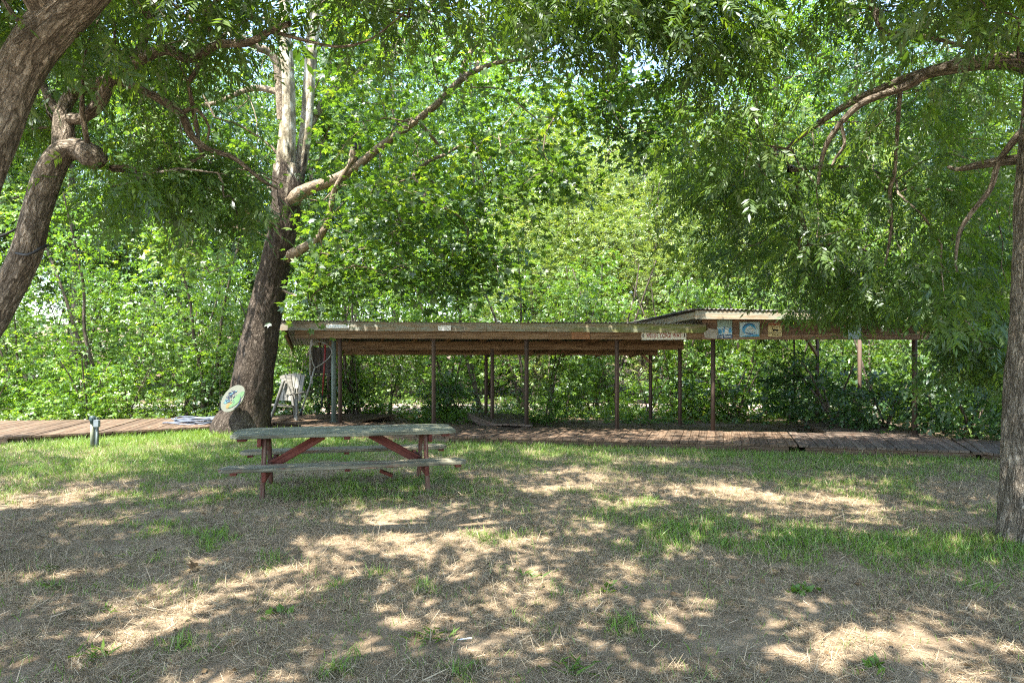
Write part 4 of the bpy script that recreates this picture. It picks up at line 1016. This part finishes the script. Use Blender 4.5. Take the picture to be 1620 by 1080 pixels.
#@@TREES
# ------------------------------------------------------------------ trees
def stem(lst, step=0.08):
    return catmull(np.array([[*P(a, b, Y), w * .5 * Y / F] for a, b, Y, w in lst]), step)
def region(n, poly, y0, y1, r, jitter=0):
    """random points whose outline follows a polygon seen from the lawn, spread through real depth"""
    poly = np.array(poly, float); lo, hi = poly.min(0), poly.max(0); out = []
    while len(out) < n:
        c = r.uniform(lo, hi, (n * 2, 2)); ins = np.zeros(len(c), bool); j = len(poly) - 1
        for i in range(len(poly)):
            xi, yi = poly[i]; xj, yj = poly[j]
            ins ^= ((yi > c[:, 1]) != (yj > c[:, 1])) & (c[:, 0] < (xj - xi) * (c[:, 1] - yi) / (yj - yi + 1e-9) + xi); j = i
        out += [P(a, b, r.uniform(y0, y1)) for a, b in c[ins]]
    return np.array(out[:n])

# ---- the big sycamore
r = np.random.default_rng(101)
SY0 = np.array([-5.45, 14.0, 0.0])
main = stem([(382, 700, 14.0, 104), (386, 672, 14.0, 82), (394, 640, 14.0, 66), (406, 560, 14, 58), (422, 480, 14, 51), (438, 405, 14, 44), (450, 345, 14, 44), (455, 300, 14, 46), (453, 262, 14, 38)], .05)
st = [main,
      stem([(450, 300, 14, 34), (452, 262, 13.98, 30), (455, 200, 13.95, 25), (455, 120, 13.9, 21), (450, 30, 13.9, 18), (455, -120, 13.9, 16), (440, -330, 14, 8)], .08),
      stem([(462, 300, 14.1, 30), (474, 262, 14.15, 22), (484, 205, 14.2, 18), (490, 120, 14.3, 18), (498, 20, 14.4, 20), (512, -150, 14.5, 14), (530, -330, 14.5, 7)], .08)]
limbs = [stem([(458, 318, 13.9, 30), (490, 298, 13.8, 19), (530, 284, 13.6, 16), (566, 262, 13.5, 14), (602, 232, 13.3, 12), (640, 205, 13.1, 11), (688, 168, 12.8, 11), (735, 122, 12.6, 10), (782, 101, 12.4, 7), (830, 92, 12.2, 5), (900, 60, 12, 4)]),
         stem([(730, 122, 12.6, 9), (738, 95, 12.6, 8), (748, 78, 12.7, 7), (763, 55, 12.7, 5), (760, 10, 12.8, 3)]),
         stem([(452, 408, 14, 20), (480, 392, 13.7, 14), (506, 374, 13.4, 12), (520, 345, 13.2, 9), (530, 300, 13.1, 9), (560, 250, 13, 6)]),
         stem([(447, 190, 13.9, 16), (436, 96, 13.8, 13), (405, 74, 13.6, 12), (372, 54, 13.4, 10), (320, 20, 13.2, 6)]),
         stem([(440, 350, 13.9, 20), (420, 352, 13.6, 13), (398, 338, 13.4, 9), (350, 305, 13, 6), (300, 290, 12.7, 4)]),
         stem([(455, 150, 14, 12), (400, 140, 14.4, 9), (330, 165, 14.8, 6), (270, 150, 15, 4)]),
         stem([(486, 205, 14.3, 12), (530, 140, 14.8, 10), (600, 90, 15.3, 7), (680, 20, 15.8, 5)]),
         stem([(557, 262, 13.5, 14), (560, 244, 13.45, 15), (563, 232, 13.4, 13)], .03)]
sy = empty('sycamore_tree', tuple(SY0), 'large leaning sycamore with dark flaking base and pale mottled upper trunks', 'tree')
add('trunk', hero_tubes(st, 56, BK_SYC, 'trunk', SY0, .05, 1.5, .085, 3, knots=[(P(452, 545, 13.75), .20, .16), (P(350, 672, 13.7), .25, .10), (P(430, 672, 13.6), .22, .06)]), sy)
add('limbs', hero_tubes(limbs, 16, BK_LIMB, 'limbs', SY0, .05, 2.0, .03, 5), sy)
b = MB(); b.tube([P(563, 234, 13.36), P(566, 230, 13.3)], .075, 12); b.build('hollow_shade', MT_BLACK, sy, loc=SY0)  # solid black plug: the shade inside the broken stub put in as colour
cs = np.vstack([
    region(215, [(470, 60), (560, -60), (860, -60), (980, 40), (1020, 120), (1050, 240), (960, 300), (820, 320), (640, 330), (520, 250)], 11.2, 15.5, r),
    region(100, [(500, 280), (640, 300), (800, 320), (850, 360), (820, 440), (760, 480), (600, 450), (500, 400)], 11.8, 14.8, r),
    region(90, [(200, -50), (440, -50), (430, 180), (400, 290), (260, 300), (180, 180)], 12.5, 16.5, r),
    region(30, [(230, 280), (400, 300), (420, 380), (330, 450), (240, 380)], 12.8, 15.5, r),
    region(60, [(500, -60), (470, 250), (520, 270), (600, 200), (580, -60)], 14.6, 16, r),
    blob_centers(60, (-3.9, 14.2, 10.8), (5.6, 4.2, 3.2), r, .3, .3, 2),
    region(70, [(780, -70), (1040, -70), (1100, 50), (1060, 48), (950, 55), (840, 60)], 11.5, 15, r),
    region(60, [(900, 125), (1090, 130), (1100, 240), (920, 240)], 11.8, 15, r),
    region(26, [(430, 380), (520, 360), (560, 420), (500, 500), (440, 470)], 12.6, 13.4, r)])
# keep the view of the trunk from the lawn open
u = cs[:, 0] / cs[:, 1] * F + 810; v = HZ - (cs[:, 2] - EYE) / cs[:, 1] * F
hide = (cs[:, 1] < 14.4) & (((u > 345) & (u < 480) & (v > 330)) | ((u > 430) & (u < 515) & (v > -60) & (v < 335) & (r.random(len(u)) < .85)))
cs = cs[~hide]
sk = skeleton(st + limbs, cs, r, .006, .45, 1.2 if False else 3.2)
add('branches', tubes_mesh(sk, 5, BK_LIMB, 'branches', SY0), sy)
avoid_stems(st[:1], 14); avoid_stems(st[1:], 3); avoid_stems(limbs[:2], 8); avoid_stems(limbs[2:4], 9); avoid_rect(440, 500, 1240, 545, 13)
GAP = [(976, 64, 1048, 96), (992, 80, 1064, 116), (1008, 48, 1036, 120), (560, 8, 590, 30)]
for g_ in GAP: avoid_rect(*g_, 30)
V, Fq, R = leaf_cloud(cs, T_PAL, 44, .50, .112, r, .22, .6, avoid=.6, sunny=True, tilt=.55)
add('crown', np_mesh('crown', V - SY0, Fq, LM_SYC, R), sy)

# plaque leaning on the trunk
d0 = P(368, 630, 13.28); pq = bpy.data.objects.new('plaque', None); link(pq)
q = 13.3 / F; u_ = np.array([.93, -.36, 0]); n_ = np.array([-.34, -.88, .32]); n_ /= np.linalg.norm(n_); u_ = u_ - n_ * np.dot(u_, n_); u_ /= np.linalg.norm(u_); v_ = np.cross(n_, u_)
M = np.eye(4); M[:3, 0] = u_; M[:3, 1] = v_; M[:3, 2] = n_; M[:3, 3] = d0; pq.matrix_world = Matrix(M.tolist())
tag(pq, 'round cream plaque with a painted leaf design propped against the trunk', 'plaque')
RA = math.radians(48)
flat(ell(49 * q, 38 * q, 40), -.022, .0, MT_DISC, 'disc', pq, T2(0, 0, 0, RA))
b = MB(); b.prism(ell(31 * q, 11 * q, 16), 0, .008, T2(10 * q, 0 * q, 0, RA), .5); b.prism(ell(22 * q, 6 * q, 14), 0, .009, T2(6 * q, -9 * q, 0, .6), .5); b.build('painted_leaf', MT_LGREEN, pq)
b = MB(); b.prism(ell(14 * q, 8 * q, 14), 0, .0085, T2(-3 * q, -11 * q, 0, .7), .5); b.build('painted_flower', MT_GOLD, pq)
b = MB()
for a_, c_, w_, h_, t_ in ((-1, 9, 16, 2.2, .5), (-9, -4, 11, 4, -.1), (-12, -7, 8, 3, .2)): b.prism(ell(w_ * q, h_ * q, 12), 0, .007, T2(a_ * q, c_ * q, 0, t_), .5)
b.build('painted_water', MT_AQUA, pq)
b = MB(); rp = np.random.default_rng(8)
for i in range(60):
    a_ = rp.uniform(-15, 6); c_ = rp.uniform(-9, 13)
    if (a_ * .67 + c_ * .74) ** 2 / 400 + (-a_ * .74 + c_ * .67) ** 2 / 200 < .8: b.prism(ell(rp.uniform(1.2, 5) * q, rp.uniform(.8, 1.5) * q, 8), 0, .0095, T2(a_ * q, c_ * q, 0, rp.uniform(-.9, .9)), .5)
quadstrip(b, 2 * q, -3 * q, 15.5 * q, 13.8 * q, -1.2, .6, 0, .010, ex=1.0)
b.build('painted_marks', MT_INK, pq)

# ---- two pecans at the left
def pecan(name, label, base, trunks, limbs, cs, r, n_leaf=46, size=.30, bark=BK_PEC, T=T_PEC, spread=.42, knots=(), start=1.0, far=None, extra=None, sides=48):
    o = empty(name, tuple(base), label, 'tree')
    add('trunk', hero_tubes(trunks, sides, bark, 'trunk', base, .05, 2.2, .08, 7, knots=knots), o)
    if limbs: add('limbs', hero_tubes(limbs, 20, bark, 'limbs', base, .05, 3.0, .04, 9), o)
    sk = skeleton(trunks + limbs, cs, r, .0045, .46, start)
    add('branches', tubes_mesh(sk, 5, bark, 'branches', base), o)
    AV[:] = 0; avoid_stems(trunks, 22); avoid_stems(limbs, 17); avoid_rect(1000, 480, 1245, 560, 12.5); avoid_stems(st[:1], 6); avoid_rect(1245, 503, 1480, 560, 12.5); [avoid_rect(*g_, 30) for g_ in GAP]
    V, Fq, R = leaf_cloud(cs, T, n_leaf, spread, size, r, .55, .55, avoid=.9, tilt=.5, sunny=True)
    if far is not None:
        V2, F2, R2 = leaf_cloud(far, T_PECW, 34, .66, .42, r, .35, .45, tilt=.5, sunny=True); Fq = np.vstack([Fq, F2 + len(V)]); V = np.vstack([V, V2]); R = np.concatenate([R, R2])
    add('crown', np_mesh('crown', V - np.asarray(base), Fq, LM_PEC, R), o)
    return o
r = np.random.default_rng(202)
pa_b = np.array([-4.1, 5.2, 0.0])
T1 = [stem([(-100, 1010, 5.2, 96), (-97, 930, 5.1, 78), (-92, 700, 4.9, 68), (-74, 450, 4.7, 62), (-42, 320, 4.6, 58), (-10, 228, 4.5, 58), (12, 160, 4.5, 62), (42, 95, 4.5, 66), (82, 42, 4.5, 68), (130, -8, 4.5, 66), (200, -90, 4.4, 62), (300, -220, 4.3, 50), (400, -400, 4.2, 32)], .04)]
L1 = [stem([(82, 42, 4.5, 40), (20, -80, 4.2, 46), (-60, -220, 3.8, 38), (-160, -380, 3.4, 24)]), stem([(200, -90, 4.4, 40), (420, -170, 4.6, 32), (620, -190, 4.9, 18)])]
def box(n, x, y, z, r): return np.stack([r.uniform(*x, n), r.uniform(*y, n), r.uniform(*z, n)], 1)
def over_lawn(n, x, y, r):  # unseen leaf clumps above the frame, added to shade the middle lawn
    c = box(n, x, y, (0, 2.2), r); c[:, 2] += 2.1 + .56 * c[:, 1]; return c[fbm(c[:, 0], c[:, 1], .6, 93, 3) > .40]
def lawn_canopy(n, x, y, r, z=(5.0, 8.5), seed=0, cut=.42, sc=.5):  # unseen overhead leaf clumps, their gaps shaped to dapple the lawn
    c = box(n * 3, x, y, z, r); m = fbm(c[:, 0], c[:, 1], sc, seed, 3) > cut
    return c[m][:n]
cs = np.vstack([region(16, [(-60, -60), (140, -60), (60, 20), (-60, 60)], 4.2, 5.6, r), box(14, (-5.5, -1), (3.2, 6), (4.6, 6), r)])
cs = np.vstack([cs, region(10, [(150, -40), (330, -60), (350, 30), (240, 60)], 4.8, 6.2, r)])
far1 = lawn_canopy(150, (-8, 1.5), (-3.5, 5.2), r, (5.3, 8.0), 51)
pecan('pecan_tree', 'thick foreground pecan trunk leaning across the top left corner', pa_b, T1, L1, cs, r, 18, .24, knots=[(P(6, 262, 4.35), .10, .05)], far=far1, start=3.6)

r = np.random.default_rng(203)
pb_b = np.array([-5.9, 6.35, 0.0])
T2_ = [stem([(-205, 850, 6.4, 84), (-180, 790, 6.35, 64), (-110, 650, 6.3, 54), (-30, 530, 6.2, 47), (14, 455, 6.1, 43), (42, 398, 6, 42), (58, 335, 6, 40), (78, 272, 6, 40), (100, 240, 6, 36), (125, 236, 6, 33), (142, 244, 5.95, 36), (152, 250, 5.93, 34), (159, 255, 5.92, 24), (163, 258, 5.92, 10), (164, 259, 5.92, 2)], .04)]
L2 = [stem([(100, 250, 6, 30), (108, 215, 6, 20), (108, 190, 6, 19), (130, 187, 5.95, 17), (155, 165, 5.9, 20), (178, 124, 5.9, 20), (212, 100, 5.9, 18), (262, 79, 5.8, 16), (300, 94, 5.8, 13), (345, 71, 5.7, 13), (392, 68, 5.6, 12), (430, 48, 5.6, 10), (458, 38, 5.5, 8)], .04),
      stem([(430, 50, 5.6, 7), (490, 66, 5.5, 5), (540, 74, 5.4, 4), (590, 60, 5.3, 3), (640, 20, 5.3, 2.5)], .05),
      stem([(178, 124, 5.9, 14), (225, 142, 5.95, 13), (270, 168, 6, 13), (290, 186, 6, 12), (303, 215, 6.1, 12), (330, 236, 6.1, 9), (370, 250, 6.2, 8), (412, 283, 6.3, 6), (440, 300, 6.4, 3)], .04),
      stem([(285, 180, 6, 8), (310, 172, 6.0, 6), (330, 200, 6, 4), (328, 222, 6, 3)], .04),
      stem([(95, 235, 6.15, 24), (98, 180, 6.3, 22), (120, 145, 6.4, 20), (180, 120, 6.3, 16), (230, 60, 6.4, 12), (250, -60, 6.4, 10), (260, -200, 6.4, 7)], .05),
      stem([(98, 190, 6.3, 14), (60, 120, 6.5, 12), (20, 40, 6.8, 9), (-30, -60, 7, 6)], .06)]
cs = np.vstack([region(60, [(40, 60), (160, -40), (420, -50), (420, 30), (330, 90), (300, 190), (420, 270), (400, 300), (300, 260), (230, 200), (150, 130), (60, 190)], 5.4, 7.6, r),
                region(14, [(20, 130), (110, 120), (110, 230), (20, 240)], 6.2, 7.4, r),
                region(16, [(220, 180), (400, 280), (470, 290), (380, 360), (260, 250)], 5.9, 6.8, r),
                region(16, [(160, 255), (250, 270), (240, 310), (170, 300)], 5.6, 6.2, r),
                region(26, [(430, -50), (760, -60), (1000, -60), (980, 10), (800, 12), (640, 30), (560, 20)], 5.2, 6.6, r)])
far2 = lawn_canopy(75, (-10.5, -2), (3.0, 9.5), r, (5.8, 8.6), 61)
far2 = np.vstack([far2, over_lawn(60, (-8.0, -1.5), (6.0, 9.2), r)])
ob = pecan('pecan_tree', 'crooked pecan at left with a sawn stub and twisting horizontal branches', pb_b, T2_, L2, cs, r, 24, .215, spread=.36, knots=[(P(68, 345, 5.85), .10, .02), (P(140, 252, 5.85), .12, .03)], far=far2, start=4.0)
b = MB(); b.tube(catmull(np.array([[*P(24, 400, 5.9), 1], [*P(45, 403, 5.8), 1], [*P(66, 392, 5.82), 1], [*P(76, 388, 5.95), 1], [*P(60, 392, 6.16), 1], [*P(28, 398, 6.1), 1]]), .03)[:, :3], .012, 6, closed=True)
sp0 = P(48, 398, 5.8); o = b.build('strap', MT_RUBBER, loc=sp0); o.location = sp0; tag(o, 'thin black strap tied round the crooked left trunk', 'strap')
b = MB(); b.tube([P(-30, 385, 5.9), P(10, 370, 5.9), P(38, 356, 5.93)], .010, 6); sp0 = P(10, 370, 5.9); o = b.build('cable', MT_RUBBER, loc=sp0); o.location = sp0; tag(o, 'black cable running from the crooked left trunk to the frame edge', 'cable')

# ---- the right foreground pecan
r = np.random.default_rng(204)
pr_b = np.array([4.47, 5.78, 0.0])
T3 = [stem([(1649, 870, 5.78, 132), (1649, 845, 5.78, 116), (1650, 780, 5.78, 109), (1651, 650, 5.8, 104), (1657, 480, 5.8, 96), (1662, 330, 5.8, 90), (1668, 180, 5.8, 84), (1672, 20, 5.8, 72), (1660, -160, 5.8, 56), (1640, -360, 5.8, 34)], .05)]
L3 = [stem([(1668, 140, 5.8, 40), (1620, 100, 6.1, 30), (1560, 98, 6.4, 24), (1500, 108, 6.7, 20), (1465, 116, 6.9, 17), (1425, 128, 7.1, 14), (1389, 143, 7.3, 13), (1350, 160, 7.5, 11), (1300, 192, 7.8, 9), (1262, 220, 8.0, 7), (1238, 242, 8.2, 5)], .05),
      stem([(1466, 118, 6.9, 15), (1430, 138, 6.95, 13), (1395, 150, 7.0, 11), (1360, 166, 7.1, 11), (1330, 195, 7.2, 9), (1308, 228, 7.3, 8), (1298, 262, 7.4, 6), (1294, 292, 7.4, 4)], .05),
      stem([(1330, 195, 7.2, 6), (1336, 228, 7.2, 5), (1322, 250, 7.3, 4), (1316, 262, 7.3, 3)], .05),
      stem([(1640, -60, 5.8, 30), (1560, -60, 6.2, 24), (1460, -40, 6.6, 18), (1380, -20, 7, 13), (1385, 20, 7, 10), (1402, 50, 7, 9), (1450, 56, 7, 8), (1490, 64, 7.1, 6), (1532, 76, 7.2, 4)], .05),
      stem([(1668, 240, 5.8, 26), (1628, 250, 6.0, 18), (1580, 256, 6.2, 15), (1545, 262, 6.4, 12), (1515, 268, 6.6, 7), (1500, 264, 6.7, 5)], .04),
      stem([(1650, 190, 5.9, 16), (1618, 208, 6, 13), (1592, 238, 6.1, 10), (1578, 262, 6.2, 9), (1566, 300, 6.3, 8), (1536, 338, 6.4, 7), (1518, 368, 6.5, 6), (1512, 410, 6.6, 4), (1514, 430, 6.6, 2.5)], .04),
      stem([(1425, 128, 7.1, 8), (1420, 200, 7.3, 6), (1415, 275, 7.4, 6), (1408, 300, 7.5, 6), (1410, 360, 7.6, 5), (1400, 420, 7.7, 3)], .05),
      stem([(1660, -100, 5.8, 36), (1500, -220, 6.2, 28), (1300, -240, 6.8, 20), (1120, -150, 7.4, 12), (1010, -40, 7.8, 7)], .06),
      stem([(1668, 0, 5.8, 40), (1760, -160, 5.0, 30), (1830, -420, 3.8, 20)], .08)]
cs = np.vstack([region(120, [(1090, 180), (1200, 150), (1400, 200), (1560, 200), (1620, 230), (1620, 520), (1540, 520), (1440, 470), (1330, 430), (1200, 330), (1080, 260)], 7.0, 10.0, r),
                region(66, [(1060, 230), (1180, 260), (1300, 360), (1460, 420), (1450, 480), (1250, 470), (1160, 420), (1080, 330)], 8.5, 11.0, r),
                region(18, [(1250, 480), (1420, 480), (1460, 500), (1380, 505), (1300, 502), (1260, 500)], 10.0, 11.4, r),
                region(34, [(1500, 500), (1640, 480), (1640, 580), (1560, 590), (1480, 540)], 8.5, 10.6, r),
                region(60, [(1060, -60), (1640, -60), (1640, 150), (1450, 190), (1300, 170), (1200, 110), (1090, 60)], 6.6, 9.5, r),
                region(36, [(900, -60), (1100, -60), (1180, 60), (1140, 130), (1080, 120), (1000, 30), (900, 20)], 7.2, 9.0, r),
                region(40, [(1490, 380), (1640, 380), (1640, 600), (1560, 610), (1500, 560)], 9.2, 11.2, r),
                region(46, [(800, -60), (1120, -60), (1090, 46), (960, 56), (860, 20)], 6.8, 8.6, r),
                region(16, [(1500, -60), (1640, -60), (1640, 110), (1560, 100)], 4.9, 5.8, r)])
far3 = np.vstack([lawn_canopy(190, (-1, 9.5), (-3.0, 5.8), r, (5.0, 8.4), 71), lawn_canopy(30, (4.2, 10.5), (4.5, 10), r, (5.6, 8.5), 75)])
far3 = np.vstack([far3, over_lawn(90, (-1.5, 6.0), (5.2, 9.0), r)])
pecan('pecan_tree', 'straight ridged pecan trunk at the right edge with drooping dark branches', pr_b, T3, L3, cs, r, 30, .235, far=far3, spread=.46, start=2.6)

# ---- woodland: prototypes and copies
def tree_proto(kind, seed, H, cr, cz, n, n_leaf, size, spread, lm, T, bark, stems=1, tr=.14, lean=.3, shell=.25, label=None, cat='tree', droop=.3, flat=.6):
    r = np.random.default_rng(seed)
    root = bpy.data.objects.new(kind, None); root.empty_display_size = .3; link(root); root['category'] = cat
    tk = []
    for s in range(stems):
        a = r.uniform(0, 2 * np.pi); top = np.array([math.cos(a), math.sin(a)]) * lean * (1 if stems == 1 else 2.4) * r.uniform(.5, 1.2)
        q = [[top[0] * t ** 1.3 + r.normal(0, .05 * H * .12), top[1] * t ** 1.3 + r.normal(0, .05 * H * .12), H * .92 * t, tr * (1 - .8 * t) + .008] for t in (0, .2, .4, .6, .8, 1)]
        q[0][:3] = [r.normal(0, .04 * stems), r.normal(0, .04 * stems), -.15]; q[0][3] *= 1.35; tk.append(catmull(np.array(q), .25))
    cs = blob_centers(n, (tk[0][-1][0] * .5, tk[0][-1][1] * .5, cz), cr, r, shell, .45, seed)
    cs = cs[cs[:, 2] > .12 * H * .5 + .15]
    add('trunk', tubes_mesh([(t[:, :3], t[:, 3]) for t in tk], 10, bark, 'trunk', (0, 0, 0)), root)
    sk = skeleton(tk, cs, r, .006 * max(.5, H / 12), .46, H * .1)
    add('branches', tubes_mesh(sk, 4, bark, 'branches', (0, 0, 0)), root)
    V, Fq, R = leaf_cloud(cs, T, n_leaf, spread, size, r, droop, flat, tilt=.6)
    add('crown', np_mesh('crown', V, Fq, lm, R), root)
    root['label'] = label; return root
def place(proto, used, x, y, rz, sc, label, group, name=None, sz=None):
    if proto.name not in used:
        used.add(proto.name); o = proto
    else:
        o = proto.copy(); COL.objects.link(o)
        for chd in proto.children:
            c = chd.copy(); COL.objects.link(c); c.parent = o
    o.location = (x, y, float(gh(x, y))); o.rotation_euler = (0, 0, rz); o.scale = (sc, sc, sz or sc)
    o['label'] = label; o['group'] = group; return o
used = set()
tall = [tree_proto('woodland_tree', 301, 15, (3.3, 3.3, 5.6), 9.0, 240, 27, .27, .62, LM_WOOD, T_SPR, BK_GEN, 1, .17),
        tree_proto('woodland_tree', 302, 16, (2.9, 2.9, 6.4), 9.0, 240, 27, .26, .58, LM_YEL, T_SPR, BK_GEN, 2, .12),
        tree_proto('woodland_tree', 303, 14, (3.6, 3.4, 5.2), 8.4, 240, 27, .27, .62, LM_BROAD, T_SPR, BK_GEN, 1, .16)]
pale = [tree_proto('willow_tree', 311, 9.5, (2.5, 2.5, 4.3), 5.4, 260, 24, .26, .46, LM_PALE, T_NAR, BK_GEN, 2, .09, droop=.1, flat=.9),
        tree_proto('willow_tree', 312, 8.0, (2.2, 2.2, 3.7), 4.6, 230, 24, .25, .44, LM_PALE, T_NAR, BK_GEN, 3, .07, droop=.1, flat=.9)]
sap = [tree_proto('sapling', 321, 4.6, (1.3, 1.3, 2.1), 2.7, 80, 15, .18, .36, LM_YEL, T_SPR, BK_GEN, 3, .035, .45),
       tree_proto('sapling', 322, 4.0, (1.2, 1.1, 1.8), 2.4, 76, 15, .18, .36, LM_WOOD, T_SPR, BK_GEN, 2, .032, .5),
       tree_proto('sapling', 323, 5.4, (1.4, 1.4, 2.4), 3.2, 80, 15, .19, .38, LM_YEL, T_SPR, BK_GEN, 2, .045, .6)]
shr = [tree_proto('shrub', 331, 1.5, (.95, .9, .75), .72, 60, 12, .17, .24, LM_YEL, T_SPR, BK_GEN, 4, .016, .3, cat='shrub'),
       tree_proto('shrub', 332, 1.2, (.85, .85, .6), .58, 50, 11, .20, .24, LM_BROAD, T_SPR, BK_GEN, 4, .014, .3, cat='shrub'),
       tree_proto('shrub', 333, 2.1, (1.0, 1.0, 1.05), 1.0, 66, 12, .18, .27, LM_WOOD, T_SPR, BK_GEN, 4, .02, .35, cat='shrub')]
r = np.random.default_rng(77)
ORD = 'first second third fourth fifth sixth seventh eighth ninth tenth eleventh twelfth thirteenth fourteenth fifteenth sixteenth seventeenth eighteenth nineteenth twentieth'.split()
def ordinal(n):
    if n <= 20: return ORD[n - 1]
    return {2: 'twenty', 3: 'thirty', 4: 'forty'}[n // 10] + '-' + ORD[n % 10 - 1] if n % 10 else {3: 'thirtieth', 4: 'fortieth'}[n // 10]
def rows(specs):
    groups = {}
    for s_ in specs: groups.setdefault(s_[5], []).append(s_)
    specs = []
    for g_, l_ in groups.items():
        l_.sort(key=lambda q: q[1] / q[2])
        specs += [(a, x, y, s, lab + ', ' + ordinal(i + 1) + ' from the left', grp) for i, (a, x, y, s, lab, grp) in enumerate(l_)]
    for proto, x, y, s, lab, grp in specs: place(proto, used, x, y, r.uniform(0, 6.28), s, lab, grp, sz=s * r.uniform(.92, 1.1))
sp = []
for x in np.arange(-24, 24, 3.8):      # nearest tall row
    X = x + r.uniform(-.8, .8); Y = 26.2 + r.uniform(-.6, 1.6); t = tall[r.integers(0, 3)]
    if 3.0 < X < 7.2: continue
    sp.append((t, X, Y, r.uniform(1.0, 1.2), 'tall green tree in the nearest woodland row', 'first row of woodland trees'))
for x in np.arange(-27, 27, 4.2):
    X = x + r.uniform(-1, 1); Y = 31 + r.uniform(-1.5, 2); s = r.uniform(1.0, 1.2) * (0.82 if 2.5 < X < 11 else 1)
    sp.append((tall[r.integers(0, 3)], X, Y, s, 'tall green tree in the second woodland row', 'second row of woodland trees'))
for x in np.arange(-36, 37, 5.0):
    X = x + r.uniform(-1, 1); Y = 39 + r.uniform(-2, 3); s = r.uniform(.95, 1.15) * (0.95 if 6 < X < 14 else 1.1)
    sp.append((tall[r.integers(0, 3)], X, Y, s, 'distant tree in the farthest woodland row', 'farthest woodland trees'))
for X, Y, k, s in ((.9, 24.2, 1, 1.0), (2.6, 24.6, 0, 1.05), (4.6, 24.0, 1, 1.1), (6.6, 25.0, 0, 1.0), (1.6, 27.5, 0, 1.25), (5.6, 28.5, 0, 1.2), (9.2, 24.0, 1, 1.1), (12.5, 24.5, 0, 1.0)):
    sp.append((pale[k], X, Y, s, 'pale yellow green willowy tree behind the roofs', 'pale willowy trees'))
for i in range(44):
    X = -24 + 45 * (i + r.random()) / 44; Y = 17.4 + r.uniform(-.2, 1.6) + (.6 if -3 < X < 6 else 0)
    sp.append((sap[r.integers(0, 3)], X, Y, r.uniform(.75, 1.1), 'slender sapling in the thicket behind the boardwalk', 'saplings in the thicket'))
for i in range(66):
    X = -24 + 46.5 * (i + r.random()) / 66; Y = 16.7 + r.uniform(0, 1.8)
    if -3.4 < X < 4.5 and r.random() < .35: continue
    left = X < -4
    sp.append((shr[0 if left and r.random() < .7 else r.integers(0, 3)], X, Y, r.uniform(.7, 1.15), 'leafy shrub ' + ('in the bright thicket behind the left deck' if left else 'behind the shelter posts'), 'shrubs behind the left deck' if left else 'shrubs behind the shelter'))
for i in range(30):
    X = -22 + 44 * (i + r.random()) / 30; Y = 25.2 + r.uniform(0, 2.4)
    sp.append((sap[i % 3] if i % 2 else shr[2], X, Y, r.uniform(.9, 1.2) if i % 2 else r.uniform(1.6, 2.1), 'leafy bush on the far side of the dry creek bed', 'bushes beyond the creek bed'))
for X, Y, k, s in ((6.9, 14.6, 1, 1.35), (7.5, 13.7, 1, 1.0), (8.6, 12.8, 1, 1.2), (9.6, 12.0, 1, 1.3), (8.9, 14.2, 2, 1.4), (10.6, 11.5, 1, 1.3), (10.2, 13.2, 2, 1.3), (11.8, 12.2, 2, 1.5)):
    sp.append((shr[k], X, Y, s, 'dark broad leafed bush by the right walkway', 'dark bushes by the right walkway'))
for X, Y, s in ((8.3, 15.6, .9), (10, 15.2, 1.0), (12, 14.5, 1.1), (6.6, 16.2, .8)):
    sp.append((sap[1], X, Y, s, 'dark sapling above the right walkway bushes', 'dark saplings at right'))
rows(sp)
for g_ in (tall, pale, sap, shr):
    for p_ in g_:
        if p_.name not in used:
            for c in list(p_.children): bpy.data.objects.remove(c)
            bpy.data.objects.remove(p_)

# far wood closing the gaps: one mass of leaf clumps on the rising bank
r = np.random.default_rng(90)
n = 900; X = r.uniform(-60, 60, n); Y = 46 + r.uniform(0, 10, n); top = 10 + 4 * fbm(X, X * 0 + 3, .12, 5) - 3.5 * sm(4, 10, X) * sm(30, 20, X)
Z = gh(X, Y) + r.uniform(0, 1, n) * top
V, Fq, R = leaf_cloud(np.stack([X, Y, Z], 1), T_SPR, 26, 1.5, .9, r, .3, .8)
tag(add('far_woods', np_mesh('far_woods', V, Fq, LM_WOOD, R), None), 'far off mass of woodland closing the view behind the trees', 'woods', kind='stuff')
# low ground cover under the thicket
n = 3900; X = r.uniform(-24, 21, n); Y = 15.9 + r.uniform(0, 1, n) ** 1.3 * 9; m = (fbm(X, Y, .8, 7) > .42) & ~((Y < 17.6) & (X > -7) & (X < -2.5)) & ~((X > 5.7) & (X < 8.5) & (Y < 16)); X, Y = X[m], Y[m]
V, Fq, R = leaf_cloud(np.stack([X, Y, gh(X, Y) + .12], 1), T_SPR, 9, .26, .17, r, .1, .5)
tag(add('ground_cover', np_mesh('ground_cover', V, Fq, LM_WOOD, R), None), 'low leafy ground cover under the thicket', 'ground cover', kind='stuff')
print('SCENE OK, objects:', len(bpy.data.objects))
